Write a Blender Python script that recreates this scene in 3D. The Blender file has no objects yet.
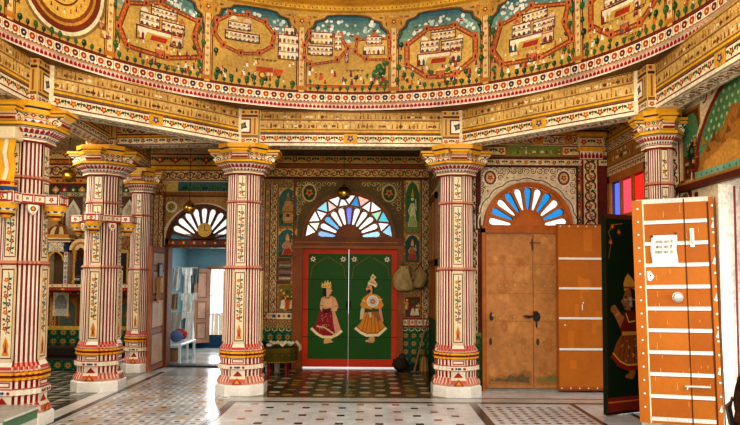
import bpy, math, random
from mathutils import Vector, Matrix
R = random.Random(11)
scene = bpy.context.scene
COL = scene.collection
PI = math.pi

# ------------------------------------------------------------------ camera
F = 660.0; EYE = 1.5; HOR = 279.0
PITCH = math.radians(3.4); ROLL = math.radians(0.4)
SHIFT = (HOR - 212.5 - F*math.tan(PITCH))/740.0
cd = bpy.data.cameras.new('camera'); cam = bpy.data.objects.new('camera', cd); COL.objects.link(cam)
cd.lens = 36.0*F/740.0; cd.sensor_width = 36.0; cd.shift_y = SHIFT; cd.clip_start = .05; cd.clip_end = 200
CM = Matrix.Translation((0, 0, EYE)) @ Matrix.Rotation(PI/2 + PITCH, 4, 'X') @ Matrix.Rotation(ROLL, 4, 'Z')
cam.matrix_world = CM
scene.camera = cam
CR = CM.to_3x3()

def ray(px, py):
    return CR @ Vector(((px-370)/F, (212.5-py)/F + SHIFT*740/F, -1))
def at(px, py, Y):
    d = ray(px, py); return Vector((0, 0, EYE)) + d*(Y/d.y)
def gx(px, Y, py=279): return at(px, py, Y).x
def gz(py, Y, px=370): return at(px, py, Y).z

# ------------------------------------------------------------------ colours
_c = {}
def C(h):
    if isinstance(h, tuple): return h
    if h not in _c:
        s = h.lstrip('#'); o = []
        for i in (0, 2, 4):
            x = int(s[i:i+2], 16)/255
            o.append(x/12.92 if x <= .04045 else ((x+.055)/1.055)**2.4)
        _c[h] = (o[0], o[1], o[2], 1.0)
    return _c[h]
def mixc(a, b, t):
    a, b = C(a), C(b); return tuple(a[i]*(1-t)+b[i]*t for i in range(3)) + (1.0,)
CREAM = '#ead9b4'; PALE = '#f3e8d0'; OCH = '#d29a2c'; YEL = '#e3a81f'; GOLD = '#c9952f'
RED = '#a81f1c'; DRED = '#7c1613'; BRN = '#4c2812'; MAR = '#6e2016'; GRN = '#2f5a2a'; DGRN = '#173a1c'
TEAL = '#3c7a78'; BLU = '#27407c'; ORG = '#cf7222'; DK = '#1d1712'; WHT = '#f6f2e8'; TILE = '#1c5a38'

# ------------------------------------------------------------------ mesh builder
class MB:
    def __init__(s): s.v = []; s.f = []; s.c = []
    def face(s, pts, col):
        n = len(s.v); s.v += [tuple(p) for p in pts]; s.f.append(tuple(range(n, n+len(pts)))); s.c.append(C(col))
    def box(s, x0, x1, y0, y1, z0, z1, col, M=None):
        P8 = [(x0,y0,z0),(x1,y0,z0),(x1,y1,z0),(x0,y1,z0),(x0,y0,z1),(x1,y0,z1),(x1,y1,z1),(x0,y1,z1)]
        if M is not None: P8 = [tuple(M @ Vector(p)) for p in P8]
        n = len(s.v); s.v += P8
        for f in ((0,3,2,1),(4,5,6,7),(0,1,5,4),(1,2,6,5),(2,3,7,6),(3,0,4,7)):
            s.f.append(tuple(n+i for i in f)); s.c.append(C(col))
    def bbox(s, x0, x1, y0, y1, z0, z1, col, b=.01):   # box with chamfered vertical + top edges
        def ring(i, z): return [(x0+i+b,y0+i,z),(x1-i-b,y0+i,z),(x1-i,y0+i+b,z),(x1-i,y1-i-b,z),(x1-i-b,y1-i,z),(x0+i+b,y1-i,z),(x0+i,y1-i-b,z),(x0+i,y0+i+b,z)]
        s.loft([ring(b, z0), ring(0, z0+b), ring(0, z1-b), ring(b, z1)], col, True, True)
    def loft(s, rings, col, cap0=False, cap1=False, closed=True):
        m = len(rings[0]); n = len(s.v)
        for r in rings: s.v += [tuple(p) for p in r]
        f = col if callable(col) else (lambda i, j: col)
        for i in range(len(rings)-1):
            for j in range(m if closed else m-1):
                k = (j+1) % m
                s.f.append((n+i*m+j, n+i*m+k, n+(i+1)*m+k, n+(i+1)*m+j)); s.c.append(C(f(i, j)))
        if cap0: s.f.append(tuple(n+j for j in reversed(range(m)))); s.c.append(C(f(0, 0)))
        if cap1: s.f.append(tuple(n+(len(rings)-1)*m+j for j in range(m))); s.c.append(C(f(len(rings)-2, 0)))
    def lathe(s, prof, n, col, cx=0, cy=0, cz=0, sx=1, sy=1, cap=True):
        rings = [[(cx+r*sx*math.cos(2*PI*j/n), cy+r*sy*math.sin(2*PI*j/n), cz+z) for j in range(n)] for r, z in prof]
        s.loft(rings, col, cap, cap)
    def tube(s, path, r, col, n=8, cap=True):
        path = [Vector(p) for p in path]; rings = []
        for i, p in enumerate(path):
            d = (path[min(i+1, len(path)-1)] - path[max(i-1, 0)]).normalized()
            a = d.cross(Vector((0, 0, 1)) if abs(d.z) < .9 else Vector((1, 0, 0))).normalized(); b = d.cross(a)
            rr = r[i] if isinstance(r, (list, tuple)) else r
            rings.append([p + (a*math.cos(2*PI*j/n) + b*math.sin(2*PI*j/n))*rr for j in range(n)])
        s.loft(rings, col, cap, cap)
    def ball(s, c, rx, ry, rz, col, n=12, m=8, M=None, jit=0, rnd=None):
        rings = []
        for i in range(m+1):
            t = -PI/2 + PI*i/m; rr = max(math.cos(t), .02)
            row = []
            for j in range(n):
                a = 2*PI*j/n; k = 1 + (rnd.uniform(-jit, jit) if rnd else 0)
                p = Vector((rx*rr*math.cos(a)*k, ry*rr*math.sin(a)*k, rz*math.sin(t)*k))
                if M is not None: p = M @ p
                row.append(p + Vector(c))
            rings.append(row)
        s.loft(rings, col, True, True)
    def add(s, o, M=None):
        n = len(s.v)
        s.v += o.v if M is None else [tuple(M @ Vector(p)) for p in o.v]
        s.f += [tuple(n+i for i in f) for f in o.f]; s.c += o.c

def new_mesh(name, mb, mat, smooth=0):
    me = bpy.data.meshes.new(name); me.from_pydata(mb.v, [], mb.f); me.update()
    ca = me.color_attributes.new('Col', 'FLOAT_COLOR', 'CORNER'); buf = []
    for f, c in zip(mb.f, mb.c): buf.extend(c*len(f))
    ca.data.foreach_set('color', buf)
    me.materials.append(mat)
    if smooth:
        me.polygons.foreach_set('use_smooth', [True]*len(me.polygons)); me.set_sharp_from_angle(angle=math.radians(smooth))
    return me
def tag(o, label=None, cat=None, group=None, kind=None):
    for k, v in (('label', label), ('category', cat), ('group', group), ('kind', kind)):
        if v: o[k] = v
    return o
def obj(name, mb, mat, parent=None, label=None, cat=None, group=None, kind=None, smooth=0, loc=None):
    o = bpy.data.objects.new(name, new_mesh(name, mb, mat, smooth)); COL.objects.link(o)
    if parent: o.parent = parent
    if loc: o.location = loc
    return tag(o, label, cat, group, kind)
def empty(name, loc, label=None, cat=None, group=None, kind=None, rz=0, parent=None):
    o = bpy.data.objects.new(name, None); COL.objects.link(o); o.location = loc; o.rotation_euler = (0, 0, rz); o.empty_display_size = .1
    if parent: o.parent = parent
    return tag(o, label, cat, group, kind)
def dup(root, loc, label, rz=0, skip=()):
    def rec(o, par):
        c = o.copy(); COL.objects.link(c)
        if par: c.parent = par
        for ch in [x for x in bpy.data.objects if x.parent == o]:
            if ch.name.split('.')[0] not in skip: rec(ch, c)
        return c
    r = rec(root, None); r.location = loc; r.rotation_euler = (0, 0, rz); r['label'] = label
    return r

# ------------------------------------------------------------------ materials
def mat_col(name, rough=.6, spec=.3, grime=.25, gs=2.5, fine=.12, fs=45, metal=0, bump=0, coat=0, rvar=0):
    m = bpy.data.materials.new(name); m.use_nodes = True; nt = m.node_tree; N = nt.nodes; L = nt.links
    b = N['Principled BSDF']
    a = N.new('ShaderNodeAttribute'); a.attribute_name = 'Col'
    tc = N.new('ShaderNodeTexCoord')
    def noise(sc, det, lo, hi):
        n = N.new('ShaderNodeTexNoise'); n.inputs['Scale'].default_value = sc; n.inputs['Detail'].default_value = det
        L.new(tc.outputs['Object'], n.inputs['Vector'])
        r = N.new('ShaderNodeMapRange'); r.inputs[1].default_value = .3; r.inputs[2].default_value = .7; r.inputs[3].default_value = lo; r.inputs[4].default_value = hi
        L.new(n.outputs[0], r.inputs[0]); return n, r
    n1, r1 = noise(gs, 4, 1-grime, 1+grime*.4); n2, r2 = noise(fs, 2, 1-fine, 1+fine)
    mu = N.new('ShaderNodeMath'); mu.operation = 'MULTIPLY'; L.new(r1.outputs[0], mu.inputs[0]); L.new(r2.outputs[0], mu.inputs[1])
    vm = N.new('ShaderNodeVectorMath'); vm.operation = 'SCALE'; L.new(a.outputs['Color'], vm.inputs[0]); L.new(mu.outputs[0], vm.inputs['Scale'])
    L.new(vm.outputs[0], b.inputs['Base Color'])
    b.inputs['Roughness'].default_value = rough; b.inputs['Specular IOR Level'].default_value = spec; b.inputs['Metallic'].default_value = metal
    if coat: b.inputs['Coat Weight'].default_value = coat; b.inputs['Coat Roughness'].default_value = .1
    if rvar:
        r3 = N.new('ShaderNodeMapRange'); r3.inputs[1].default_value = .3; r3.inputs[2].default_value = .7; r3.inputs[3].default_value = rough; r3.inputs[4].default_value = rough+rvar
        L.new(n1.outputs[0], r3.inputs[0]); L.new(r3.outputs[0], b.inputs['Roughness'])
    if bump:
        bp = N.new('ShaderNodeBump'); bp.inputs['Strength'].default_value = bump; bp.inputs['Distance'].default_value = .01
        L.new(n2.outputs[0], bp.inputs['Height']); L.new(bp.outputs[0], b.inputs['Normal'])
    return m
M_PAINT = mat_col('painted_plaster', .55, .35, .22)
M_FRES = mat_col('fresco', .55, .2, .28, 2.2, .2, 30)
M_STONE = mat_col('marble_painted', .4, .4, .16, 4, .07)
M_WOOD = mat_col('wood', .55, .3, .3, 3, .12, 30)
M_DOOR = mat_col('enamel_door', .5, .18, .14, 2, .05, 25)
M_RUST = mat_col('sheet_metal', .5, .25, .2, 2.4, .14, 14, bump=.1)
M_FLOOR = mat_col('polished_marble', .16, .6, .2, 1.6, .12, 9, rvar=.1)
M_TILE = mat_col('glazed_tile', .2, .5, .2, 3, .1)
M_CLOTH = mat_col('cloth', .9, .1, .2, 6, .15, 60, bump=.3)
M_BRASS = mat_col('brass', .25, .5, .2, 8, .1, metal=1)
M_STEEL = mat_col('bare_steel', .35, .5, .15, 8, .1, metal=.7)
M_PLAST = mat_col('plastic', .3, .5, .1)
M_DEC = mat_col('limewash', .8, .2, .2, 1.5, .06)
def mat_glass():
    m = bpy.data.materials.new('stained_glass'); m.use_nodes = True; N = m.node_tree.nodes; L = m.node_tree.links
    N.remove(N['Principled BSDF']); a = N.new('ShaderNodeAttribute'); a.attribute_name = 'Col'
    t = N.new('ShaderNodeBsdfTransparent'); d = N.new('ShaderNodeBsdfTranslucent'); g = N.new('ShaderNodeBsdfGlossy'); g.inputs['Roughness'].default_value = .1
    tn = N.new('ShaderNodeTexNoise'); tn.inputs['Scale'].default_value = 12
    mr = N.new('ShaderNodeMapRange'); mr.inputs[3].default_value = .75; mr.inputs[4].default_value = 1.1; L.new(tn.outputs[0], mr.inputs[0])
    vm = N.new('ShaderNodeVectorMath'); vm.operation = 'SCALE'; L.new(a.outputs['Color'], vm.inputs[0]); L.new(mr.outputs[0], vm.inputs['Scale'])
    L.new(vm.outputs[0], t.inputs[0]); L.new(a.outputs['Color'], d.inputs[0])
    m1 = N.new('ShaderNodeMixShader'); m1.inputs[0].default_value = .2; L.new(t.outputs[0], m1.inputs[1]); L.new(d.outputs[0], m1.inputs[2])
    m2 = N.new('ShaderNodeMixShader'); m2.inputs[0].default_value = .03; L.new(m1.outputs[0], m2.inputs[1]); L.new(g.outputs[0], m2.inputs[2])
    L.new(m2.outputs[0], N['Material Output'].inputs[0]); return m
M_GLASS = mat_glass()

# ------------------------------------------------------------------ flat ornament painter (thin painted shapes on a surface)
HL = .0011
def clip(pts, u, sg):
    o = []
    for (a, b), (c, d) in zip(pts, list(pts[1:])+[pts[0]]):
        i0, i1 = (a-u)*sg >= 0, (c-u)*sg >= 0
        if i0: o.append((a, b))
        if i0 != i1: t = (u-a)/(c-a); o.append((u, b+(d-b)*t))
    return o
class P:
    def __init__(s, mb, fn, seg=None): s.mb = mb; s.fn = fn; s.seg = seg
    n = 0
    def poly(s, pts, col, h=1):
        P.n += 1; hh = (h+(P.n % 24)*.012)*HL
        if s.seg:      # on curved walls a shape is laid in narrow upright strips
            us = [a for a, b in pts]; a0, a1 = min(us), max(us)
            if a1-a0 > s.seg:
                k = int(math.ceil((a1-a0)/s.seg)); st = (a1-a0)/k
                for i in range(k):
                    q = clip(clip(pts, a0+st*i, 1), a0+st*(i+1), -1)
                    if len(q) > 2: s.mb.face([s.fn(u, v, hh) for u, v in q], col)
                return
        s.mb.face([s.fn(u, v, hh) for u, v in pts], col)
    def rect(s, u0, v0, u1, v1, col, h=1):
        n = max(1, int(math.ceil(abs(u1-u0)/s.seg))) if s.seg else 1
        for i in range(n):
            a = u0+(u1-u0)*i/n; b = u0+(u1-u0)*(i+1)/n
            s.poly([(a, v0), (b, v0), (b, v1), (a, v1)], col, h)
    def frame(s, u0, v0, u1, v1, w, col, h=1):
        s.rect(u0, v0, u1, v0+w, col, h); s.rect(u0, v1-w, u1, v1, col, h); s.rect(u0, v0+w, u0+w, v1-w, col, h); s.rect(u1-w, v0+w, u1, v1-w, col, h)
    def disc(s, u, v, r, col, n=8, h=1, ry=None, a0=0):
        ry = ry or r
        s.poly([(u+r*math.cos(a0+2*PI*k/n), v+ry*math.sin(a0+2*PI*k/n)) for k in range(n)], col, h)
    def line(s, pts, w, col, h=1, close=False):
        if close: pts = list(pts)+[pts[0]]
        for (a, b), (c, d) in zip(pts, pts[1:]):
            l = math.hypot(c-a, d-b) or 1; nx, ny = -(d-b)/l*w/2, (c-a)/l*w/2; ex, ey = (c-a)/l*w*.3, (d-b)/l*w*.3
            s.poly([(a-ex+nx, b-ey+ny), (a-ex-nx, b-ey-ny), (c+ex-nx, d+ey-ny), (c+ex+nx, d+ey+ny)], col, h)
    def arc(s, u, v, r, a0, a1, w, col, n=8, h=1):
        s.line([(u+r*math.cos(a0+(a1-a0)*k/n), v+r*math.sin(a0+(a1-a0)*k/n)) for k in range(n+1)], w, col, h)
    def flower(s, u, v, r, col, ctr, h=1, n=5):
        s.poly([(u+r*(1 if k % 2 else .55)*math.cos(PI*k/n+.3), v+r*(1 if k % 2 else .55)*math.sin(PI*k/n+.3)) for k in range(2*n)], col, h)
        s.disc(u, v, r*.35, ctr, 6, h+1)
    def leaf(s, u, v, l, w, a, col, h=1):
        ca, sa = math.cos(a), math.sin(a)
        s.poly([(u+x*ca-y*sa, v+x*sa+y*ca) for x, y in ((0, 0), (l*.4, w/2), (l, 0), (l*.4, -w/2))], col, h)

def band(p, u0, u1, v0, v1, style, bg=CREAM, h=1, vert=False, rim=MAR, pitch=None):
    """one ornamental band; vert runs it along v"""
    if vert:
        q = P(p.mb, lambda a, b, hh: p.fn(b, a, hh), None); return band(q, v0, v1, u0, u1, style, bg, h, False, rim, pitch)
    H = v1-v0; L = u1-u0; m = (v0+v1)/2
    p.rect(u0, v0, u1, v1, bg, h)
    if rim:
        p.rect(u0, v0, u1, v0+H*.1, rim, h+1); p.rect(u0, v1-H*.1, u1, v1, rim, h+1)
    k = {'flor': .78, 'petal': .5, 'saw': .7, 'pot': .8, 'dots': .6, 'box': .8, 'scroll': .95, 'proc': .4, 'dia': .8}[style]
    pt = pitch or H*k; n = max(1, int(round(L/pt))); pt = L/n
    for i in range(n):
        u = u0+pt*(i+.5)
        if style == 'flor':
            if i % 2 == 0:
                p.flower(u, m, H*.36, [RED, '#c4571b', '#8c1d2a'][i//2 % 3], YEL, h+1)
            else:
                p.leaf(u-H*.42, m, H*.42, H*.32, .5, GRN, h+1); p.leaf(u+H*.42, m, H*.42, H*.32, PI-.5, GRN, h+1); p.disc(u, m-H*.1, H*.1, OCH, 6, h+1)
                p.leaf(u, m-H*.05, H*.38, H*.18, PI/2, MAR, h+1)
        elif style == 'petal':
            p.poly([(u-pt*.4, v0+H*.12), (u+pt*.4, v0+H*.12), (u+pt*.4, v0+H*.5), (u, v1-H*.12), (u-pt*.4, v0+H*.5)], RED, h+2)
            p.poly([(u-pt*.14, v0+H*.15), (u+pt*.14, v0+H*.15), (u, v0+H*.55)], '#5a0f0e', h+3)
        elif style == 'saw':
            p.poly([(u-pt*.48, v0+H*.14), (u+pt*.48, v0+H*.14), (u, v1-H*.14)], RED if i % 2 else BLU, h+1)
        elif style == 'pot':
            c = ['#b5421c', '#33304c', '#b5421c', '#7a241c'][i % 4]
            p.poly([(u-pt*.2, m+H*.3), (u-pt*.36, m+H*.12), (u-pt*.3, m-H*.1), (u-pt*.12, m-H*.3), (u+pt*.12, m-H*.3), (u+pt*.3, m-H*.1), (u+pt*.36, m+H*.12), (u+pt*.2, m+H*.3)], c, h+1)
            p.disc(u, m+H*.02, pt*.12, '#e8c98a', 5, h+2); p.rect(u-pt*.5-H*.02, v0+H*.12, u-pt*.5+H*.02, v1-H*.12, MAR, h+1)
        elif style == 'dots':
            p.disc(u, m, H*.22, [RED, YEL, BLU][i % 3] if rim else RED, 6, h+1)
        elif style == 'box':
            p.frame(u-pt*.45, v0+H*.08, u+pt*.45, v1-H*.08, H*.1, RED, h+2); p.flower(u, m, H*.2, RED if i % 2 else BLU, YEL, h+1, 4)
        elif style == 'scroll':
            a = 0 if i % 2 else PI
            p.arc(u, m, H*.3, a+.3, a+5.2, H*.09, rim or MAR, 9, h+1); p.flower(u, m, H*.15, RED, YEL, h+1, 4)
            p.line([(u-pt*.5, m+(H*.25 if i % 2 else -H*.25)), (u-pt*.25, m), (u, m+(H*.28 if i % 2 else -H*.28))], H*.06, GRN if i % 3 else rim or MAR, h+1)
            p.leaf(u+pt*.42, m, H*.3, H*.2, 1.2, GRN, h+1); p.leaf(u+pt*.42, m, H*.3, H*.2, -1.9, '#8a5a1a', h+1)
        elif style == 'dia':
            p.poly([(u-pt*.45, m), (u, m-H*.33), (u+pt*.45, m), (u, m+H*.33)], [RED, GRN, OCH][i % 3], h+1); p.disc(u, m, H*.12, CREAM, 5, h+2)
        elif style == 'proc':
            j = R.uniform(-.15, .15)*pt; c = R.choice(['#8e5a2a', '#a0722e', '#a8844a', '#dcc898', '#7d4420', '#8a4a28', '#6d4a24', '#c8ac74'])
            w = pt*R.uniform(.12, .3); t = H*R.uniform(.3, .5)
            p.poly([(u+j-w, v0+H*.2), (u+j+w, v0+H*.2), (u+j+w*.5, v0+H*.2+t), (u+j-w*.4, v0+H*.2+t)], c, h+1)
            p.disc(u+j, v0+H*.22+t, pt*.13, '#8a5226', 5, h+2)
            if R.random() < .35: p.poly([(u-pt*.5, v0+H*.3), (u+pt*.5, v0+H*.32), (u+pt*.4, v0+H*.5), (u-pt*.4, v0+H*.52)], R.choice(['#7a4a1e', '#5b3517', '#e0cfa4', '#9a6a30']), h+1)
            if R.random() < .4: p.disc(u+j, v1-H*.18, pt*.2, R.choice(['#e6d29a', '#8a6a2a', '#b98630']), 6, h+1)
    return n

def arab(p, u0, v0, u1, v1, pitch, inside=None, h=1, ring=MAR, fl=RED, lf=GRN):
    """all-over scrollwork in a region"""
    nv = max(1, int(round((v1-v0)/pitch))); nu = max(1, int(round((u1-u0)/pitch))); dv = (v1-v0)/nv; du = (u1-u0)/nu; r = min(du, dv)*.36
    for j in range(nv):
        for i in range(nu):
            u = u0+du*(i+.5); v = v0+dv*(j+.5)
            if inside and not all(inside(u+a*r*1.2, v+b*r*1.2) for a in (-1, 1) for b in (-1, 1)):
                if inside(u, v): p.flower(u, v, r*.55, fl, YEL, h, 4)
                continue
            a = R.choice([0, PI/2, PI, 3*PI/2])
            p.arc(u, v, r, a, a+5.0, r*.3, ring, 8, h); p.flower(u, v, r*.45, fl if (i+j) % 3 else '#c4701c', YEL, h, 4)
            p.leaf(u+du*.5, v+dv*.5, r*.9, r*.5, a+.7, lf, h); p.leaf(u+du*.5, v+dv*.5, r*.8, r*.45, a+2.6, ring, h); p.leaf(u+du*.5, v+dv*.5, r*.8, r*.45, a+4.6, lf, h)

def plate_grid(p, u0, v0, u1, v1, s, bg, h=1):
    """green glazed flower tiles"""
    p.rect(u0, v0, u1, v1, bg, h); nu = max(1, round((u1-u0)/s)); nv = max(1, round((v1-v0)/s)); a = (u1-u0)/nu; b = (v1-v0)/nv
    for i in range(nu):
        for j in range(nv):
            u = u0+a*(i+.5); v = v0+b*(j+.5)
            p.poly([(u+a*.42*(1 if k % 2 else .6)*math.cos(PI*k/8), v+b*.42*(1 if k % 2 else .6)*math.sin(PI*k/8)) for k in range(16)], '#5f8a4a', h+1)
            p.disc(u, v, a*.2, '#c8722a', 8, h+2); p.disc(u, v, a*.1, '#7a1e14', 6, h+3)
            p.poly([(u-a*.5, v-b*.34), (u-a*.34, v-b*.5), (u-a*.5, v-b*.5)], '#a8b06a', h+1); p.poly([(u+a*.5, v+b*.34), (u+a*.34, v+b*.5), (u+a*.5, v+b*.5)], '#a8b06a', h+1)
    for i in range(nu+1): p.rect(u0+a*i-.004, v0, u0+a*i+.004, v1, '#0d2c1a', h+2)
    for j in range(nv+1): p.rect(u0, v0+b*j-.004, u1, v0+b*j+.004, '#0d2c1a', h+2)

# ------------------------------------------------------------------ plan of the hall (metres; the eight-sided pavilion)
CX, CY = -.285, 5.37
VA, VB, VD, VE = (gx(243.5, 8.8), 8.8), (gx(455.5, 8.8), 8.8), (3.03, 6.85), (gx(21, 6.8), 6.8)
VF, VG = (-3.60, 3.95), (3.03, 3.95)
YB = 11.2            # back wall
YR = 9.12            # wall with the ochre doors
XS = 1.0             # side of the recess
XR = 3.3             # right wall
ZB0, ZB1 = 3.26, 3.745    # beams
def plane_y(mb, Y, seg=None): return P(mb, lambda u, v, h: (u, Y-h, v), seg)
def plane_x(mb, X, s=-1): return P(mb, lambda u, v, h: (X+s*h, u, v))

# ------------------------------------------------------------------ painted columns
def ribs(r, flat=.30, nr=5, depth=.10):
    """ribbed section: four flat strips on the axes, nr half-round ribs between; returns points and a role per edge"""
    pts, role = [], []
    for q in range(4):
        a0 = q*PI/2
        c, s_ = math.cos(a0), math.sin(a0); fw = r*flat; x = r*.985
        for y in (-fw, fw):
            pts.append((x*c-y*s_, x*s_+y*c)); role.append('flat' if y < 0 else 'gap')
        b = math.atan2(fw, x); a1 = b+.03; a2 = PI/2-a1; st = (a2-a1)/nr
        for k in range(nr):
            for t, rr in ((.04, 1-depth), (.25, 1.0), (.5, 1.03), (.75, 1.0), (.96, 1-depth)):
                a = a0+a1+st*(k+t); pts.append((r*rr*math.cos(a), r*rr*math.sin(a)))
                role.append({.04: 'edge', .25: 'top', .5: 'top', .75: 'edge', .96: 'gap'}[t])
    return pts, role
RC = {'flat': '#e4d0b0', 'gap': '#5c1a17', 'edge': '#a54a44', 'top': '#ead8c2'}
def ribbed(mb, prof, cols=None, nr=5, flat=.30, depth=.10):
    rings = []; role = None
    for r, z in prof:
        pts, role = ribs(r, flat, nr, depth); rings.append([(x, y, z) for x, y in pts])
    mb.loft(rings, lambda i, j: (cols[i] if cols and cols[i] and not isinstance(cols[i], dict) else (cols[i] if cols and cols[i] else RC)[role[j]]), True, True)
def four(mb, r, paint):
    for q in range(4):
        c, s_ = math.cos(q*PI/2), math.sin(q*PI/2)
        paint(P(mb, lambda u, v, h, c=c, s_=s_: ((r+h)*c-u*s_, (r+h)*s_+u*c, v)))
def octs(r, ch=.42):
    k = r*ch
    return [(r, -k), (r, k), (k, r), (-k, r), (-r, k), (-r, -k), (-k, -r), (k, -r)]
def octloft(mb, prof, cols, ch=.42):
    mb.loft([[(x, y, z) for x, y in octs(r, ch)] for r, z in prof], (lambda i, j: cols[i]) if isinstance(cols, (list, tuple)) and not isinstance(cols[0], float) else cols, True, True)
def octpaint(mb, r, z0, z1, style, ch=.42, bg=CREAM, out=.0, r1=None, rim=MAR, pitch=None):
    """one band round an octagonal block (r at the bottom, r1 at the top)"""
    r1 = r1 or r
    A = octs(r, ch); B = octs(r1, ch)
    for k in range(8):
        a, b = A[k], A[(k+1) % 8]; c, d = B[k], B[(k+1) % 8]
        L = math.hypot(b[0]-a[0], b[1]-a[1]); 
        if L < .03: continue
        nx, ny = (b[1]-a[1])/L, -(b[0]-a[0])/L
        def fn(u, v, h, a=a, b=b, c=c, d=d, L=L, nx=nx, ny=ny):
            t = (v-z0)/(z1-z0); s_ = u/L
            x = (a[0]+(b[0]-a[0])*s_)*(1-t)+(c[0]+(d[0]-c[0])*s_)*t; y = (a[1]+(b[1]-a[1])*s_)*(1-t)+(c[1]+(d[1]-c[1])*s_)*t
            return (x+nx*(h+.001), y+ny*(h+.001), v-h*.4*(1 if r1 > r else 0))
        band(P(mb, fn), 0, L, z0, z1, style, bg, 1, rim=rim, pitch=pitch)

def column_meshes():
    out = {}
    # base
    m = MB()
    octloft(m, [(.315, 0), (.315, .125), (.30, .14)], [WHT, WHT], .5)
    ribbed(m, [(.305, .14), (.315, .17), (.295, .215), (.275, .245)], ['#d9a08c', {'flat': '#c8604c', 'gap': '#e8c8b0', 'edge': '#e4c4a8', 'top': '#c0584a'}, {'flat': CREAM, 'gap': RED, 'edge': '#e7d2b8', 'top': '#c04a3c'}], 5, .34, .05)
    red = {'flat': PALE, 'gap': '#b02a28', 'edge': '#b02a28', 'top': '#f1e4cf'}
    ribbed(m, [(.268, .245), (.272, .33)], [red], 4, .34, .12)
    ribbed(m, [(.28, .33), (.30, .34), (.30, .395), (.28, .405)], ['#b85a44', PALE, '#b85a44'], 4, .36, .05)
    ribbed(m, [(.268, .405), (.268, .48)], [red], 4, .34, .12)
    ribbed(m, [(.283, .48), (.295, .487), (.295, .513), (.283, .52), (.283, .532), (.297, .54), (.297, .566), (.283, .573)], [RED, YEL, RED, '#5a1512', RED, YEL, RED], 4, .34, .08)
    ribbed(m, [(.275, .573), (.282, .59), (.27, .62), (.25, .66)], ['#e8cfb4', {'flat': '#c0443c', 'gap': PALE, 'edge': '#d88a78', 'top': '#b23a38'}, {'flat': PALE, 'gap': RED, 'edge': '#c22a26', 'top': '#d98a70'}], 5, .3, .08)
    def pb(p):
        for u in (-.08, 0, .08): p.disc(u, .367, .016, BLU if u == 0 else RED, 6, 2)
        p.poly([(-.07, .15), (.07, .15), (.02, .2), (0, .235), (-.02, .2)], RED, 3); p.poly([(-.035, .16), (.035, .16), (0, .21)], YEL, 4)
    four(m, .313, pb)
    four(m, .272, lambda p: (p.poly([(-.06, .25), (.06, .25), (.0, .32)], RED, 1), p.rect(-.075, .418, .075, .47, PALE, 1), p.frame(-.075, .418, .075, .47, .012, RED, 2)))
    four(m, .30, lambda p: [p.disc(u, .367, .015, c, 6, 1) for u, c in ((-.08, RED), (-.03, GRN), (.02, BLU), (.07, RED))])
    out['base'] = m
    # shaft, two tiers with collars
    m = MB()
    ribbed(m, [(.243, .66), (.237, 1.64)], None); ribbed(m, [(.247, 1.64), (.262, 1.655), (.247, 1.685)], ['#9c3a2e', '#c98a6a'])
    ribbed(m, [(.229, 1.685), (.223, 2.52)], None); ribbed(m, [(.228, 2.52), (.24, 2.535), (.228, 2.56)], ['#9c3a2e', '#c98a6a'])
    ribbed(m, [(.22, 2.56), (.217, 2.92)], None)
    def strip(p, z0, z1, w, pot):
        p.rect(-w, z0, w, z1, CREAM, 1); p.rect(-w, z0, -w+.009, z1, MAR, 2); p.rect(w-.009, z0, w, z1, MAR, 2); p.rect(-w, z0, w, z0+.01, MAR, 2); p.rect(-w, z1-.012, w, z1, MAR, 2)
        z = z0+.03
        if pot:
            p.poly([(-.035, z), (.035, z), (.02, z+.05), (.03, z+.1), (0, z+.19), (-.03, z+.1), (-.02, z+.05)], '#d2871f', 3); p.poly([(-.015, z+.03), (.015, z+.03), (0, z+.14)], RED, 4); z += .22
        p.line([(0.01*math.sin(t*9), z+(z1-.03-z)*t) for t in [i/12 for i in range(13)]], .008, GRN, 2)
        n = int((z1-z-.04)/.085); 
        for i in range(n):
            zz = z+.05+(z1-z-.08)*i/max(1, n); c = [RED, '#7a2a4a', '#cf5a1e', BLU][i % 4]; s_ = 1 if i % 2 else -1
            p.flower(s_*.014, zz, .03, c, YEL, 3); p.leaf(-s_*.01, zz, .042, .026, .6 if s_ < 0 else 2.5, GRN, 3); p.leaf(-s_*.01, zz-.03, .036, .02, -.6 if s_ < 0 else 3.7, '#8a3018', 3)
    four(m, .241, lambda p: strip(p, .70, 1.6, .062, True)); four(m, .227, lambda p: strip(p, 1.72, 2.5, .058, False)); four(m, .218, lambda p: strip(p, 2.58, 2.9, .056, False))
    for q in range(4):      # raised edge of the lower panel
        Mq = Matrix.Rotation(q*PI/2, 4, 'Z')
        for s_ in (-1, 1): m.box(.236, .252, s_*.072-.008, s_*.072+.008, .68, 1.62, '#d8b98e', Mq)
    out['shaft'] = m
    # capital
    m = MB()
    octloft(m, [(.235, 2.90), (.262, 2.915), (.262, 2.935), (.245, 2.945)], ['#8c1f1a', CREAM, '#8c1f1a'])
    octloft(m, [(.25, 2.945), (.285, 2.985), (.345, 3.035), (.36, 3.04)], [CREAM, CREAM, CREAM])
    octpaint(m, .252, 2.947, 2.985, 'saw', r1=.286, rim=None, pitch=.045, bg='#e9d9bb')
    octpaint(m, .287, 2.986, 3.036, 'petal', r1=.347, rim='#3a2a3a', pitch=.05, bg='#f0dcc8')
    octloft(m, [(.355, 3.04), (.378, 3.05), (.378, 3.075), (.35, 3.09)], ['#8a5a14', YEL, '#c48a1a'])
    octloft(m, [(.27, 3.08), (.27, 3.21)], [CREAM], .6)
    octpaint(m, .271, 3.085, 3.135, 'saw', .6, pitch=.07, rim=RED, bg='#f2e2d0'); octpaint(m, .271, 3.135, 3.205, 'dia', .6, pitch=.07, rim=YEL, bg='#d9b98a')
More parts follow.
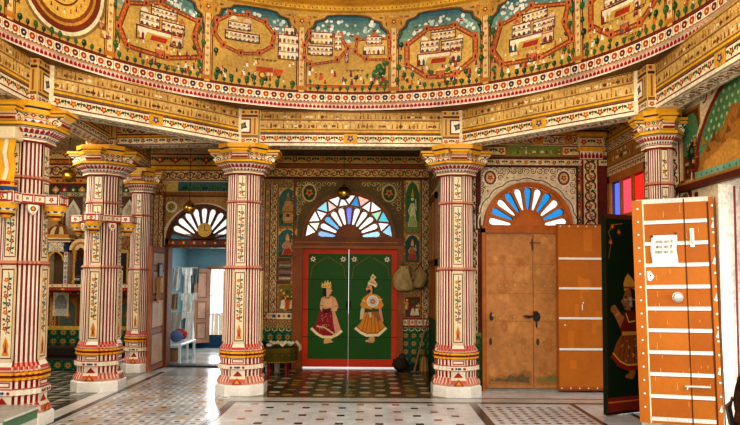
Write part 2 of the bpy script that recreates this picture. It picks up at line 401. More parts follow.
    for q in range(4):
        Mq = Matrix.Rotation(q*PI/2, 4, 'Z')
        prof = [(.24, 3.075), (.35, 3.078), (.40, 3.095), (.415, 3.12), (.39, 3.14), (.38, 3.155), (.42, 3.165), (.45, 3.19), (.24, 3.19)]
        b = MB(); w = .1
        b.loft([[(x, -w, z) for x, z in prof], [(x, w, z) for x, z in prof]], lambda i, j: [CREAM, '#e0b84a', RED, '#e8d8b8', RED, '#e8d8b8', YEL, YEL, YEL][j], True, True)
        for s_ in (-1, 1):
            bp = P(b, lambda u, v, h, s_=s_: (u, s_*(w+h+.0005), v))
            bp.arc(.345, 3.12, .03, .4, 5.6, .012, MAR, 9, 1); bp.flower(.345, 3.12, .016, RED, YEL, 1, 4); bp.leaf(.36, 3.155, .06, .03, .6, GRN, 1); bp.line([(.27, 3.18), (.43, 3.183)], .01, MAR, 1); bp.leaf(.27, 3.1, .05, .03, .9, OCH, 1)
        fp = P(b, lambda u, v, h: (.416+h, u, v)); fp.frame(-.08, 3.10, .08, 3.118, .008, MAR, 1); fp.flower(0, 3.11, .01, RED, YEL, 1)
        m.add(b, Mq)
        b = MB(); b.box(.2, .455, -.12, .12, 3.19, 3.212, YEL); b.box(.2, .46, -.125, .125, 3.212, 3.22, '#2c2a44'); b.box(.2, .475, -.135, .135, 3.22, 3.25, '#d99f1c'); m.add(b, Mq)
    octloft(m, [(.30, 3.19), (.31, 3.235), (.30, 3.237), (.30, 3.25), (.325, 3.252), (.33, 3.309)], [YEL, YEL, '#2c2a44', '#2c2a44', '#e0a41e'], .55)
    for k in range(8):
        a = PI/4*k+PI/8
    out['capital'] = m
    # block over the capital, in front of the beams
    m = MB(); m.bbox(-.2, .2, -.2, .2, 3.31, 3.80, '#d9bd7e', .012)
    def blk(p):
        p.rect(-.195, 3.31, .195, 3.8, '#c9a25a', .3)
        band(p, -.19, .19, 3.315, 3.41, 'flor', CREAM, 1, pitch=.08); p.rect(-.19, 3.415, .19, 3.43, BRN, 1); p.rect(-.19, 3.43, .19, 3.68, '#d0a24c', 1); p.frame(-.1, 3.46, .1, 3.66, .02, MAR, 2)
        p.rect(-.08, 3.48, .08, 3.64, PALE, 2); p.flower(0, 3.56, .06, '#3a2a22', '#8a7a5a', 3, 4); p.line([(-.15, 3.45), (-.15, 3.66)], .02, '#8a5a2a', 2); p.line([(.15, 3.45), (.15, 3.66)], .02, '#8a5a2a', 2)
        p.rect(-.19, 3.68, .19, 3.70, BRN, 1); band(p, -.19, .19, 3.70, 3.795, 'dots', '#d9b45c', 1)
    four(m, .2, blk); out['impost_block'] = m
    # ring of brackets half-way up
    m = MB()
    octloft(m, [(.27, 2.29), (.285, 2.30), (.285, 2.39), (.27, 2.40)], ['#a83a2c', PALE, '#e8d2b0'], .42); octpaint(m, .2855, 2.30, 2.39, 'box', .42, pitch=.1, rim='#9c2a22')
    for q in range(4):
        Mq = Matrix.Rotation(q*PI/2, 4, 'Z'); b = MB()
        b.bbox(.24, .415, -.115, .115, 2.29, 2.40, PALE, .008)
        fp = P(b, lambda u, v, h: (.415+h, u, v)); fp.frame(-.11, 2.295, .11, 2.395, .016, '#9c2a22', 1); fp.frame(-.06, 2.31, .06, 2.38, .01, '#9c2a22', 1); fp.flower(0, 2.345, .032, RED, YEL, 2)
        for s_ in (-1, 1):
            sp = P(b, lambda u, v, h, s_=s_: (u, s_*(.115+h), v)); sp.frame(.25, 2.295, .41, 2.395, .014, '#9c2a22', 1); sp.flower(.34, 2.345, .03, RED, YEL, 2)
        b.lathe([(.03, -.155), (.045, -.15), (.05, -.125), (.075, -.105), (.085, -.085), (.07, -.075), (.095, -.06), (.105, -.03), (.105, 0)], 14, lambda i, j: [YEL, '#d08a1a', '#7a2a14', YEL, '#e8dcc0', (BLU if j % 2 else PALE), YEL, '#d9a024'][i], .33, 0, 2.292)
        m.add(b, Mq)
        dg = Matrix.Rotation(q*PI/2+PI/4, 4, 'Z'); b = MB()
        hp = [(-.05, 2.29), (.05, 2.29), (.055, 2.25), (.03, 2.205), (0, 2.175), (-.03, 2.205), (-.055, 2.25)]
        b.loft([[(.255, u, v) for u, v in hp], [(.285, u*.92, 2.235+(v-2.235)*.92) for u, v in hp]], PALE, True, True)
        pp = P(b, lambda u, v, h: (.285+h, u, v)); pp.disc(0, 2.245, .028, RED, 8, 1); pp.disc(0, 2.245, .014, YEL, 6, 2); pp.disc(0, 2.2, .008, RED, 5, 1)
        m.add(b, dg)
    out['bracket_ring'] = m
    return out
CM_ = column_meshes()
col0 = empty('painted_column', (VA[0], VA[1], 0), 'ribbed painted column beside the low olive-draped table, standing between the open doorway and green doors', 'column', 'painted columns of the hall', 'thing')
KZ = 3.26/3.31
for k in ('base', 'shaft', 'capital', 'impost_block', 'bracket_ring'):
    CM_[k].v = [(x, y, min(z*KZ, 3.722)-(.03 if k == 'bracket_ring' else 0)) for x, y, z in CM_[k].v]
for k in ('base', 'shaft', 'capital', 'impost_block'): obj(k, CM_[k], M_STONE, col0, smooth=28 if k == 'shaft' else 0)
dup(col0, (VB[0], VB[1], 0), 'ribbed painted column between the closed green doors and the rusty ochre doors')
ring_col = dup(col0, (gx(102, 9.0), 9.0, 0), 'ribbed painted column with a bracket ring, in front of the tiled shrine')
obj('bracket_ring', CM_['bracket_ring'], M_STONE, ring_col)
c1 = dup(ring_col, (VE[0], VE[1], 0), 'large ribbed painted column with a bracket ring beside the marble slab')
for q in (3,):   # carved struts rising from the bracket cups of the big column
    Mq = Matrix.Rotation(q*PI/2, 4, 'Z'); b = MB(); m = MB()
    for s_ in (-.05, 0, .05):
        b.tube([(.33, s_, 2.40), (.37, s_, 2.5), (.33, s_, 2.62), (.38, s_, 2.76), (.33, s_, 2.99)], [.03, .036, .032, .036, .03], [YEL, CREAM, YEL][int(s_*20)+1], 7)
    b.lathe([(.09, 0), (.1, .03), (.08, .05), (.095, .08), (.06, .1)], 12, lambda i, j: [BLU, YEL, RED, YEL][i], .33, 0, 2.40); b.bbox(.24, .42, -.1, .1, 2.9, 3.02, '#e8d2a8', .008)
    m.add(b, Matrix.Translation((0, 0, -.05)) @ Mq); obj('carved_strut', m, M_STONE, c1)
cp = dup(col0, (3.02, VD[1], 0), 'painted column at the wall behind the big orange door leaf'); cp.scale = (.6, .6, 1); [setattr(ch, 'scale', (1.6, 1.6, 1)) for ch in cp.children if ch.name.startswith('impost')]
# smaller engaged column by the back wall, and a pilaster-like one at the end of the ochre-door wall
ce = dup(col0, (-3.72, 10.72, 0), 'slim painted column at the end of the tiled shrine by the open door leaf', skip=('impost_block',))
ce.scale = (.72, .72, 1.0)

# ------------------------------------------------------------------ beams of the octagon
def beam(name, V1, V2, z0, z1, label, style=0, th=.12, dark=0, soff=PALE):
    d = Vector((V2[0]-V1[0], V2[1]-V1[1], 0)); L = d.length; d.normalize(); n = Vector((-d.y, d.x, 0))
    mid = Vector(((V1[0]+V2[0])/2, (V1[1]+V2[1])/2, 0))
    if n.dot(Vector((CX, CY, 0))-mid) < 0: n = -n
    o = Vector((V1[0], V1[1], 0)); m = MB()
    def W(u, w, z): q = o+d*u+n*w; return (q.x, q.y, z)
    for w in (-th, th):
        m.face([W(0, w, z0), W(L, w, z0), W(L, w, z1), W(0, w, z1)], CREAM)
    m.face([W(0, -th, z0), W(L, -th, z0), W(L, th, z0), W(0, th, z0)], soff); m.face([W(0, -th, z1), W(L, -th, z1), W(L, th, z1), W(0, th, z1)], CREAM)
    for u in (0, L): m.face([W(u, -th, z0), W(u, th, z0), W(u, th, z1), W(u, -th, z1)], CREAM)
    p = P(m, lambda u, v, h: W(u, th+h, v)); pb = P(m, lambda u, v, h: W(u, -th-h, v)); ps = P(m, lambda u, v, h: W(u, v, z0-h))
    if style == 0:
        H = z1-z0; e = .21
        for q in (p,):
            q.rect(e, z0, L-e, z0+.03, '#efe0c0', 1); band(q, e, L-e, z0+.035, z0+.16, 'flor', CREAM, 1, pitch=.085)
            q.rect(L/2-.09, z0+.035, L/2+.09, z0+.16, OCH, 5); q.flower(L/2, z0+.1, .05, BLU, YEL, 6)
            q.rect(e, z0+.16, L-e, z0+.185, '#7a5a3a', 1); q.rect(e, z0+.185, L-e, z0+.205, YEL, 1)
            q.rect(e, z0+.205, L-e, z1, '#b98f45', .3)
            band(q, e, L-e, z0+.21, z0+.35, 'proc', '#cfa862', 1, rim='#8a6230'); band(q, e, L-e, z0+.34, z1-.02, 'proc', '#c49a56', 1, rim='#7a5226')
        band(ps, .3, L-.3, -th, th, 'scroll', soff, 1, rim='#b8a58a', pitch=.16)
    else:
        band(p, 0, L, z0, z0+.1, 'flor', CREAM, 1, pitch=.09); p.rect(0, z0+.1, L, z0+.13, YEL, 1); band(p, 0, L, z0+.13, z1, 'scroll', '#dcb878', 1)
        band(ps, .1, L-.1, -th, th, 'scroll', soff, 1, rim='#b89a7a', pitch=.14)
        band(pb, 0, L, z0, z0+.1, 'flor', CREAM, 1, pitch=.09)
    obj(name, m, M_FRES, label=label, cat='beam', kind='structure')
beam('trim_1', VA, VB, ZB0, ZB1, 'painted beam with a procession band over the green doors')
beam('trim_2', VE, VA, ZB0, ZB1, 'slanting painted beam from the bracket-ring column to the middle column')
beam('trim_3', VB, VD, ZB0, ZB1, 'slanting painted beam above the ochre doors')
beam('trim_4', VD, VG, ZB0, ZB1, 'painted beam running forward over the bright doorway')
beam('trim_5', VF, VE, ZB0, ZB1, 'painted beam running forward from the big bracket-ring column')
YC2 = (gx(102, 9.0), 9.0)
beam('trim_6', YC2, VA, 3.29, 3.60, 'short painted beam over the aisle by the open doorway', 1)
beam('trim_7', VE, YC2, 3.29, 3.60, 'painted aisle beam between the two bracket-ring columns', 1)
beam('trim_8', (-3.72, 10.72), YC2, 3.29, 3.60, 'painted aisle beam toward the shrine wall', 1)

# ------------------------------------------------------------------ drum with the painted towns, dome
RD = 3.30
def cyl(R0): return lambda u, v, h: (CX+(R0-h)*math.sin(u/RD), CY+(R0-h)*math.cos(u/RD), v)
TH = math.radians(21.4); TH0 = math.radians(-11.2)
def arcu(t): return RD*t
U0, U1 = arcu(math.radians(-97)), arcu(math.radians(97))
def drumring(mb, prof, cols, n=96):
    rings = [[(CX+r*math.sin(2*PI*j/n), CY+r*math.cos(2*PI*j/n), z) for j in range(n)] for r, z in prof]
    mb.loft(rings, (lambda i, j: cols[i]) if isinstance(cols, list) else cols)
drum = empty('wall_drum', (0, 0, 0), 'round drum wall painted with walled towns under the dome', 'wall', kind='structure')
m = MB()
drumring(m, [(r, z-(.055 if z < 5.0 else 0)-(.015 if z < 3.82 else 0)) for r, z in [(4.4, 3.80), (3.26, 3.80), (3.26, 3.805), (3.29, 3.808), (3.29, 3.868), (3.25, 3.87), (3.25, 3.885), (RD, 3.89), (RD, 4.02), (RD+.005, 4.02), (RD+.005, 5.06), (3.27, 5.07), (3.22, 5.13), (3.25, 5.15), (3.2, 5.2), (3.25, 5.26)]],
         ['#6a4a2a', PALE, '#e8c8b0', '#f0d8c4', '#efe0c8', '#b07a3a', PALE, '#ead8b0', '#8a5a1c', '#c8972f', '#d09a2c', GOLD, '#e0b03c', '#b57f1e', '#3a4a34'])
DZ = .055
p = P(m, cyl(3.289), .12); band(p, U0, U1, 3.808-DZ, 3.870-DZ, 'petal', '#f0d2c0', 1, rim=None, pitch=.052)
p = P(m, cyl(RD), .12); band(p, U0, U1, 3.895-DZ, 4.02-DZ, 'pot', '#ecdcb6', 1, rim='#7a1e16', pitch=.105); band(p, U0, U1, 3.895-DZ, 3.925-DZ, 'saw', '#f0e2c4', 5, rim=None, pitch=.05)
p = P(m, lambda u, v, h: (CX+(3.255-h-(v-5.07)*.5)*math.sin(u/RD), CY+(3.255-h-(v-5.07)*.5)*math.cos(u/RD), v), .12); band(p, U0, U1, 5.075, 5.12, 'dots', '#d9a93a', 1, rim=None, pitch=.06)
obj('cornice_moulding', m, M_FRES, drum)
m = MB(); drumring(m, [(3.25*math.cos(a)+.0, 5.26+3.1*math.sin(a)) for a in [PI/2*k/10*.97 for k in range(11)]], lambda i, j: ['#39503c', '#2b3c40', '#a87a26', '#27405a'][(i//2+j//6) % 4])
obj('ceiling', m, M_FRES, label='dark painted dome over the hall', cat='ceiling', kind='structure', smooth=40)

WALLB, WALLD = '#b5602c', '#7c3417'
def tree(p, u, v, s, h=3):
    p.rect(u-s*.08, v, u+s*.08, v+s*.5, '#4a2e14', h)
    c = R.choice(['#23461f', '#2e5a2c', '#173418', '#3c5c22'])
    p.poly([(u+s*.38*math.cos(a)*R.uniform(.8, 1.15), v+s*.75+s*.45*math.sin(a)*R.uniform(.8, 1.1)) for a in [2*PI*k/9 for k in range(9)]], c, h+1)
    p.disc(u-s*.1, v+s*.85, s*.16, '#55773a', 6, h+2)
def folk(p, u, v, s, h=3):
    c = R.choice(['#efe2c4', '#efe2c4', '#a8261c', '#c9581e', '#6a2a4a', '#e8d49a'])
    p.poly([(u-s*.25, v), (u+s*.25, v), (u+s*.12, v+s*.7), (u-s*.12, v+s*.7)], c, h); p.disc(u, v+s*.82, s*.14, '#7a4524', 6, h+1)
    p.poly([(u-s*.14, v+s*.9), (u+s*.14, v+s*.9), (u, v+s*1.08)], R.choice([RED, '#e0b03c', PALE]), h+2)
def house(p, u, v, w, hgt, h=4, rows=2, body='#ecd9b6'):
    p.rect(u, v, u+w, v+hgt, body, h); p.frame(u, v, u+w, v+hgt, w*.02+.006, '#5a2414', h+1)
    for j in range(rows):
        z = v+hgt*j/rows; p.rect(u, z+hgt/rows*.9, u+w, z+hgt/rows, R.choice(['#a8452c', '#c98a3a', '#8a5a6a']), h+1)
        n = max(2, int(w/.055))
        for i in range(n):
            a = u+w*(i+.22)/n; b = u+w*(i+.78)/n; t = hgt/rows*.58; c = R.choice(['#5a3a2a', '#7c4a2a', '#3d5a5a', '#8a2a1e', '#b98a2a'])
            p.poly([(a, z+.006), (b, z+.006), (b, z+t*.7), ((a+b)/2, z+t), (a, z+t*.7)], c, h+2)
            if R.random() < .4: p.disc((a+b)/2, z+t*.35, (b-a)*.25, R.choice(['#efe2c4', '#d9a54a', '#a8261c']), 6, h+3)
    for i in range(max(2, int(w/.05))):
        a = u+w*(i+.5)/max(2, int(w/.05)); p.rect(a-.012, v+hgt, a+.012, v+hgt+.022, '#d8b890', h)
def dome(p, u, v, r, h=5): p.poly([(u+r*math.cos(a), v+r*1.1*math.sin(a)) for a in [PI*k/8 for k in range(9)]], R.choice(['#efe0c0', '#c9683a', '#e0b8a0']), h); p.rect(u-.005, v+r, u+.005, v+r*1.6, MAR, h)
def rampart(p, pts, h=2, w=.05):
    p.poly(pts, '#cca352', h)
    cu = sum(a for a, b in pts)/len(pts); cv = sum(b for a, b in pts)/len(pts)
    p.line(pts, w, WALLB, h+1, True); inn = [(cu+(a-cu)*.93, cv+(b-cv)*.93) for a, b in pts]; p.line(inn, w*.3, WALLD, h+2, True)
    p.line([(cu+(a-cu)*1.06, cv+(b-cv)*1.06) for a, b in pts], w*.28, '#8a4a20', h+2, True)
    q = list(pts)+[pts[0]]
    for (a, b), (c, d) in zip(q, q[1:]):
        n = max(1, int(math.hypot(c-a, d-b)/.05))
        for i in range(n): p.disc(a+(c-a)*i/n, b+(d-b)*i/n, .011, '#d98a4a', 4, h+3)
    for a, b in pts: p.rect(a-.035, b-.03, a+.035, b+.055, '#c06a34', h+3); p.rect(a-.012, b-.01, a+.012, b+.025, '#4a1e10', h+4)
def caption(p, u, v, w, h=6):
    x = u-w/2
    while x < u+w/2:
        l = R.uniform(.02, .05); p.rect(x, v+.016, x+l, v+.022, '#4a3a1a', h)
        for k in range(int(l/.012)): p.line([(x+.006+k*.012, v+.018), (x+.004+k*.012+R.uniform(-.004, .004), v)], .005, '#4a3a1a', h)
        x += l+.012
def octg(u, v, a, b, n=8, rot=PI/8): return [(u+a*math.cos(rot+2*PI*k/n), v+b*math.sin(rot+2*PI*k/n)) for k in range(n)]
def arch_top(u0, u1, vs, vt):
    w = u1-u0; c = (u0+u1)/2; H = vt-vs
    return [(u0, vs), (u0, vs+H*.25), (u0+w*.04, vs+H*.5), (u0+w*.1, vs+H*.62), (u0+w*.12, vs+H*.78), (u0+w*.22, vs+H*.86), (u0+w*.26, vs+H*.96), (u0+w*.38, vs+H), (u1-w*.38, vs+H), (u1-w*.26, vs+H*.96), (u1-w*.22, vs+H*.86), (u1-w*.12, vs+H*.78), (u1-w*.1, vs+H*.62), (u1-w*.04, vs+H*.5), (u1, vs+H*.25), (u1, vs)]
VL, VH = 3.97, 4.96
def mural(k, kind, label):
    VL, VH = 4.03, 5.06
    a, b = arcu(TH0+TH*k), arcu(TH0+TH*(k+1)); m = MB(); n = 12
    m.loft([[cyl(RD)(a+(b-a)*i/n, v, -.002) for i in range(n+1)] for v in (3.962, 5.065)], '#c49a4c', closed=False)
    p = P(m, lambda u, v, h: cyl(RD)(u, 3.97+(v-4.03)*1.05, h), .1); c = (a+b)/2; w = b-a; W = w*.43
    # sky under a foiled arch
    sky = arch_top(a+.06, b-.06, VH-.46, VH-.03)
    if kind != 'mandala':
        for i in range(len(sky)//2-1):
            l0, r0 = sky[i], sky[-1-i]; l1, r1 = sky[i+1], sky[-2-i]
            p.poly([l0, r0, r1, l1], mixc('#7c9a80', '#245a6c', i/6), 1)
        p.line(sky, .03, '#2c4a44', 2); p.line([(c+(x-c)*1.05, y+.012) for x, y in sky], .018, '#8a4a1c', 2)
        for i in range(60):
            u = R.uniform(a+.14, b-.14); v = VH-.1-R.random()**1.1*.3-(.12 if abs(u-c) > .4 else 0)
            p.disc(u, v, R.uniform(.014, .03), R.choice(['#e9e4d0', '#dbe0d4', '#b9c8c0']), 7, 2)
        for i in range(6):
            u = R.uniform(a+.2, b-.2); v = VH-R.uniform(.16, .32); p.poly([(u-.03, v), (u+.03, v), (u+.015, v-.018), (u-.015, v-.018)], '#8a2a1e', 3)
        g0 = VH-.42
        p.poly([(a+.07, g0-.02), (b-.07, g0-.02), (b-.07, g0+.02), (c+.2, g0+.06), (c-.1, g0+.03), (a+.07, g0+.01)], '#c49a4c', 3)
    # corner scrolls
    for s_, e in ((1, a+.1), (-1, b-.1)):
        p.flower(e, VH-.07, .035, '#b5521e', '#f0d68a', 3); p.leaf(e+s_*.04, VH-.06, .07, .03, 0 if s_ > 0 else PI, '#8a5a1c', 3); p.leaf(e, VH-.11, .07, .03, -PI/2, '#8a5a1c', 3)
    if kind == 'mandala':
        v = 4.63; p.disc(c, v, .56, '#8a6a3a', 40, 1); p.disc(c, v, .53, '#e6d4a8', 40, 2); p.disc(c, v, .49, '#7a3416', 40, 3); p.disc(c, v, .43, '#c58a3a', 40, 4); p.disc(c, v, .40, '#8a4a1e', 36, 5); p.disc(c, v, .36, '#d9ab4c', 36, 6)
        for i in range(22): aa = 2*PI*i/22; folk(p, c+.29*math.cos(aa), v-.02+.29*math.sin(aa), .05, 7)
        p.disc(c, v, .235, '#7a3416', 30, 7); p.disc(c, v, .215, '#dcb052', 30, 8)
        for i in range(14): aa = 2*PI*i/14; folk(p, c+.16*math.cos(aa), v-.02+.16*math.sin(aa), .045, 9)
        p.poly(octg(c, v, .11, .11, 4, 0), '#a8452c', 9); p.rect(c-.05, v-.05, c+.05, v+.04, PALE, 10); p.rect(c-.025, v-.05, c+.025, v+.01, '#3a2a3a', 11)
        for s_ in (-1, 1):
            house(p, c+s_*.55-.05, 4.22, .1, .09, 4, 1, '#e2c08a'); house(p, c+s_*.5-.03, 4.31, .07, .07, 4, 1, '#c98a5a')
    elif kind == 'twin':
        rampart(p, [(c-.58, 4.62), (c-.5, 4.78), (c-.1, 4.76), (c+.0, 4.6), (c-.14, 4.45), (c-.5, 4.38), (c-.58, 4.46)], 4, .035); rampart(p, [(c+.1, 4.56), (c+.12, 4.72), (c+.55, 4.73), (c+.56, 4.46), (c+.25, 4.46)], 4, .035)
        house(p, c-.54, 4.5, .34, .13, 8); house(p, c-.5, 4.65, .3, .16, 8); house(p, c-.18, 4.58, .1, .2, 8, 3); house(p, c+.2, 4.52, .3, .12, 8, 1); house(p, c+.24, 4.66, .22, .1, 8); dome(p, c+.35, 4.76, .05, 9)
        house(p, c-.04, 4.42, .05, .14, 5, 2, '#d9a0a0'); p.rect(c-.55, 4.09, c+.55, 4.12, WALLB, 3); p.rect(c-.55, 4.12, c+.55, 4.13, WALLD, 3)
        caption(p, c+.08, 4.31, .2)
        for i in range(12): folk(p, c-.5+i*.09+R.uniform(-.03, .03), R.uniform(4.15, 4.3), R.uniform(.06, .085))
        for u, v in ((.36, 4.18), (.46, 4.2), (.42, 4.26), (.5, 4.32), (-.5, 4.3)): tree(p, c+u, v, .13)
    elif kind == 'round':
        rampart(p, octg(c-.14, 4.68, .4, .25, 10, .2), 4, .04); house(p, c-.4, 4.58, .46, .12, 9); house(p, c-.36, 4.72, .3, .1, 9); dome(p, c-.28, 4.84, .045, 9); dome(p, c-.1, 4.83, .05, 9)
        house(p, c+.3, 4.42, .28, .32, 8, 3); house(p, c+.38, 4.74, .14, .1, 8, 1)
        for i in range(14): folk(p, c-.52+R.uniform(0, .75), R.uniform(4.1, 4.36), R.uniform(.05, .08))
        p.disc(c+.1, 4.2, .05, '#8a3a1e', 10, 5); p.disc(c+.1, 4.2, .03, '#d9ab4c', 8, 6); p.rect(c+.02, 4.24, c+.24, 4.3, '#b5461e', 5); p.poly([(c+.24, 4.2), (c+.36, 4.22), (c+.38, 4.29), (c+.26, 4.29)], '#c9581e', 5); caption(p, c+.15, 4.38, .24)
        for i in range(6): tree(p, c-.5+i*.2, 4.06, .09)
    else:
        a_, b_ = (.5, .33) if kind == 'oct' else (.5, .31); v = 4.5
        pts = octg(c+.02, v, a_, b_) if kind != 'star' else [(c-.52, v-.1), (c-.42, v+.2), (c-.18, v+.26), (c+.0, v+.33), (c+.5, v+.22), (c+.44, v+.02), (c+.54, v-.2), (c+.1, v-.3), (c-.4, v-.28)]
        rampart(p, pts, 4, .055)
        house(p, c-.3, v-.16, .58, .16, 9, 1); house(p, c-.26, v+.01, .26, .15, 9); house(p, c+.02, v+.0, .3, .13, 9); house(p, c-.12, v+.15, .34, .11, 9); dome(p, c-.2, v+.17, .045, 10); dome(p, c+.28, v+.14, .04, 10); house(p, c+.14, v-.14, .16, .22, 10, 2, '#e6c8a0')
        p.poly([(c-.2, v-.16), (c+.12, v-.16), (c+.16, v-.06), (c-.16, v-.06)], '#c9a04a', 12); p.poly([(c-.12, v-.14), (c+.08, v-.14), (c+.1, v-.08), (c-.1, v-.08)], '#a8361c', 13)
        house(p, c-.05, v-b_-.01, .12, .1, 9, 1, '#c06a3a')
        for i in range(16): folk(p, c+R.uniform(-.42, .42), v+R.uniform(-.27, -.18), R.uniform(.045, .065), 8)
        for i in range(8): folk(p, c+R.uniform(-.55, .55), R.uniform(4.07, 4.16), .075)
        caption(p, c+.12, 4.1, .3, 12); caption(p, c+.12, 4.065, .12, 12)
        for s_ in (-1, 1):
            for i in range(5): tree(p, c+s_*R.uniform(.5, .57), 4.12+i*.15, R.uniform(.07, .11))
    if kind != 'mandala':
        for i in range(46):
            u = R.uniform(a+.1, b-.1); v = R.uniform(VL+.06, VL+.34) if i % 3 else R.uniform(VL+.1, VH-.4)
            if abs(u-c) > .44 or v < 4.22: (folk if R.random() < .6 else tree)(p, u, v, R.uniform(.05, .09), 3.3)
    for s_ in (a+.062, b-.062): p.line([(s_, VL), (s_, VH-.4)], .016, '#6a3a18', 3)
    p.line([(a+.05, VL+.005), (b-.05, VL+.005)], .02, '#6a2a18', 8)
    for i in range(11): tree(p, a+.12+(w-.24)*i/10, VL+.01, R.uniform(.05, .085), 5)
    obj('painted_town', m, M_FRES, drum, label=label)
    # painted pilaster between two towns
    m = MB(); p = P(m, lambda u, v, h: cyl(RD)(u, 3.97+(v-4.03)*1.05, h), .1)
    p.rect(a-.055, VL, a+.055, VH-.04, '#d7ae58', 2); p.rect(a-.03, VL+.08, a+.03, VH-.2, '#e0bf84', 3)
    for s_ in (-.04, .04): p.line([(a+s_, VL), (a+s_, VH-.06)], .01, '#8a4a1e', 4)
    for i in range(8): p.flower(a, VL+.13+i*.09, .022, '#a8452c', YEL, 4)
    p.rect(a-.065, VL+.02, a+.065, VL+.07, '#b5702a', 5); p.poly([(a-.05, VH-.2), (a+.05, VH-.2), (a+.12, VH-.06), (a-.12, VH-.06)], '#c98f3a', 5); p.flower(a, VH-.12, .04, '#8a3a1e', '#f0d68a', 6)
    obj('painted_pilaster', m, M_FRES, drum)
for k, kind, lb in ((-4, 'low', 'town mural at the far edge of the drum'), (-3, 'mandala', 'mural of a ringed circular town'), (-2, 'star', 'mural of an angular walled town with a white palace'), (-1, 'round', 'mural of a round fort with a cart before it'), (0, 'twin', 'mural of twin forts over a ground of figures'), (1, 'oct', 'mural of an eight-sided walled palace'), (2, 'star', 'mural of a long orange-walled palace with a gate'), (3, 'oct', 'mural of a town of stacked houses'), (4, 'low', 'mural of a fort above the bright doorway')):
    mural(k, kind, lb)

# ------------------------------------------------------------------ fanlights
def fanlight(cx, cz, rings, Rout, hub, Y, th, wood, parent, name='fanlight'):
    """half-round light: petal or triangle panes cut through a wooden plate; outer rim, hub"""
    fr, gl = MB(), MB()
    def pt(r, a, y): return (cx+r*math.cos(a), y, cz+r*math.sin(a))
    def annulus(r0, r1, y, n=40, col=wood):
        for i in range(n):
            a, b = PI*i/n, PI*(i+1)/n
            fr.face([pt(r0, a, y), pt(r1, a, y), pt(r1, b, y), pt(r0, b, y)], col)
    def hoop(r0, r1, y0, y1, col, n=40):
        fr.loft([[pt(r, PI*i/n, y) for r, y in ((r0, y1), (r0, y0), (r1, y0), (r1, y1))] for i in range(n+1)], col, True, True)
    prev = 0
    for r0, r1, n, typ, cols in rings:
        if r0 > prev: annulus(prev, r0, Y)
        if typ == 'tri':     # zigzag of triangular panes filling the ring
            annulus(r0-.02, r0+.012, Y-.001); annulus(r1-.012, r1+.02, Y-.001); st = PI/(n+1)
            V = lambda k: ((r0 if k % 2 else r1), PI-st*k)
            for s in range(n):
                tr = [Vector(pt(*V(s+i), Y)) for i in range(3)]; g = (tr[0]+tr[1]+tr[2])/3; inn = [g+(q-g)*.78 for q in tr]
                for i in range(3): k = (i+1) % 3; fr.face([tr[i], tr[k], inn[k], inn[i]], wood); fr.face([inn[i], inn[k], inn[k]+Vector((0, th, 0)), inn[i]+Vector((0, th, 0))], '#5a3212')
                gl.face([q+Vector((0, th*.6, 0)) for q in inn], cols[s % len(cols)])
            for k in (0, n): fr.face([pt(r0, PI-st*k, Y), pt(r1, PI-st*k, Y), pt(r1, PI-st*(k+1), Y), pt(r0, PI-st*(k+1), Y)] if False else [pt(r0, PI if k == 0 else 0, Y+.001), pt(r1, PI if k == 0 else 0, Y+.001), pt(*V(0 if k == 0 else n+1), Y+.001), pt(*V(1 if k == 0 else n), Y+.001)], wood)
            prev = r1; continue
        K = 9
        for s in range(n):
            a0, a1 = PI-PI*s/n, PI-PI*(s+1)/n; ac = (a0+a1)/2; w = abs(a1-a0)/2
            def hf(t):
                if typ == 'petal':
                    e = 1.0
                    if t > .78: e = math.sqrt(max(0, 1-((t-.78)/.22)**2))
                    if t < .12: e = math.sqrt(max(0, 1-((.12-t)/.12)**2))
                    return w*.76*e*(.75+.25*t)
                return w*.95*((1-t) if (s % 2 == 0) else t)
            ts = [0, .04, .12, .3, .55, .78, .88, .95, 1.0] if typ == 'petal' else [0, .25, .5, .75, 1]
            rr = [r0+(r1-r0)*t for t in ts]; hs = [hf(t) if typ == 'petal' else hf(.06+.88*t) for t in ts]
            for i in range(len(ts)-1):
                fr.face([pt(rr[i], a0, Y), pt(rr[i+1], a0, Y), pt(rr[i+1], ac+hs[i+1], Y), pt(rr[i], ac+hs[i], Y)], wood)
                fr.face([pt(rr[i], a1, Y), pt(rr[i+1], a1, Y), pt(rr[i+1], ac-hs[i+1], Y), pt(rr[i], ac-hs[i], Y)], wood)
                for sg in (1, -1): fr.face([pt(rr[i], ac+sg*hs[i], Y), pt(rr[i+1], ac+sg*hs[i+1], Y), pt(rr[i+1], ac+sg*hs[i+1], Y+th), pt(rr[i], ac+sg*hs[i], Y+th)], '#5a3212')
                gl.face([pt(rr[i], ac-hs[i], Y+th*.6), pt(rr[i], ac+hs[i], Y+th*.6), pt(rr[i+1], ac+hs[i+1], Y+th*.6), pt(rr[i+1], ac-hs[i+1], Y+th*.6)], cols[s % len(cols)])
        prev = r1
    if prev < Rout: annulus(prev, Rout, Y)
    hoop(Rout-.05, Rout, Y-.03, Y+th, wood)
    fr.loft([[pt(hub, PI*i/20, Y-.03) for i in range(21)], [pt(hub, PI*i/20, Y+th) for i in range(21)]], wood, True, True, True)
    fr.box(cx-Rout, cx+Rout, Y-.03, Y+th, cz-.05, cz, wood)
    o = obj(name, fr, M_WOOD, parent); obj('glass', gl, M_GLASS, o); return o

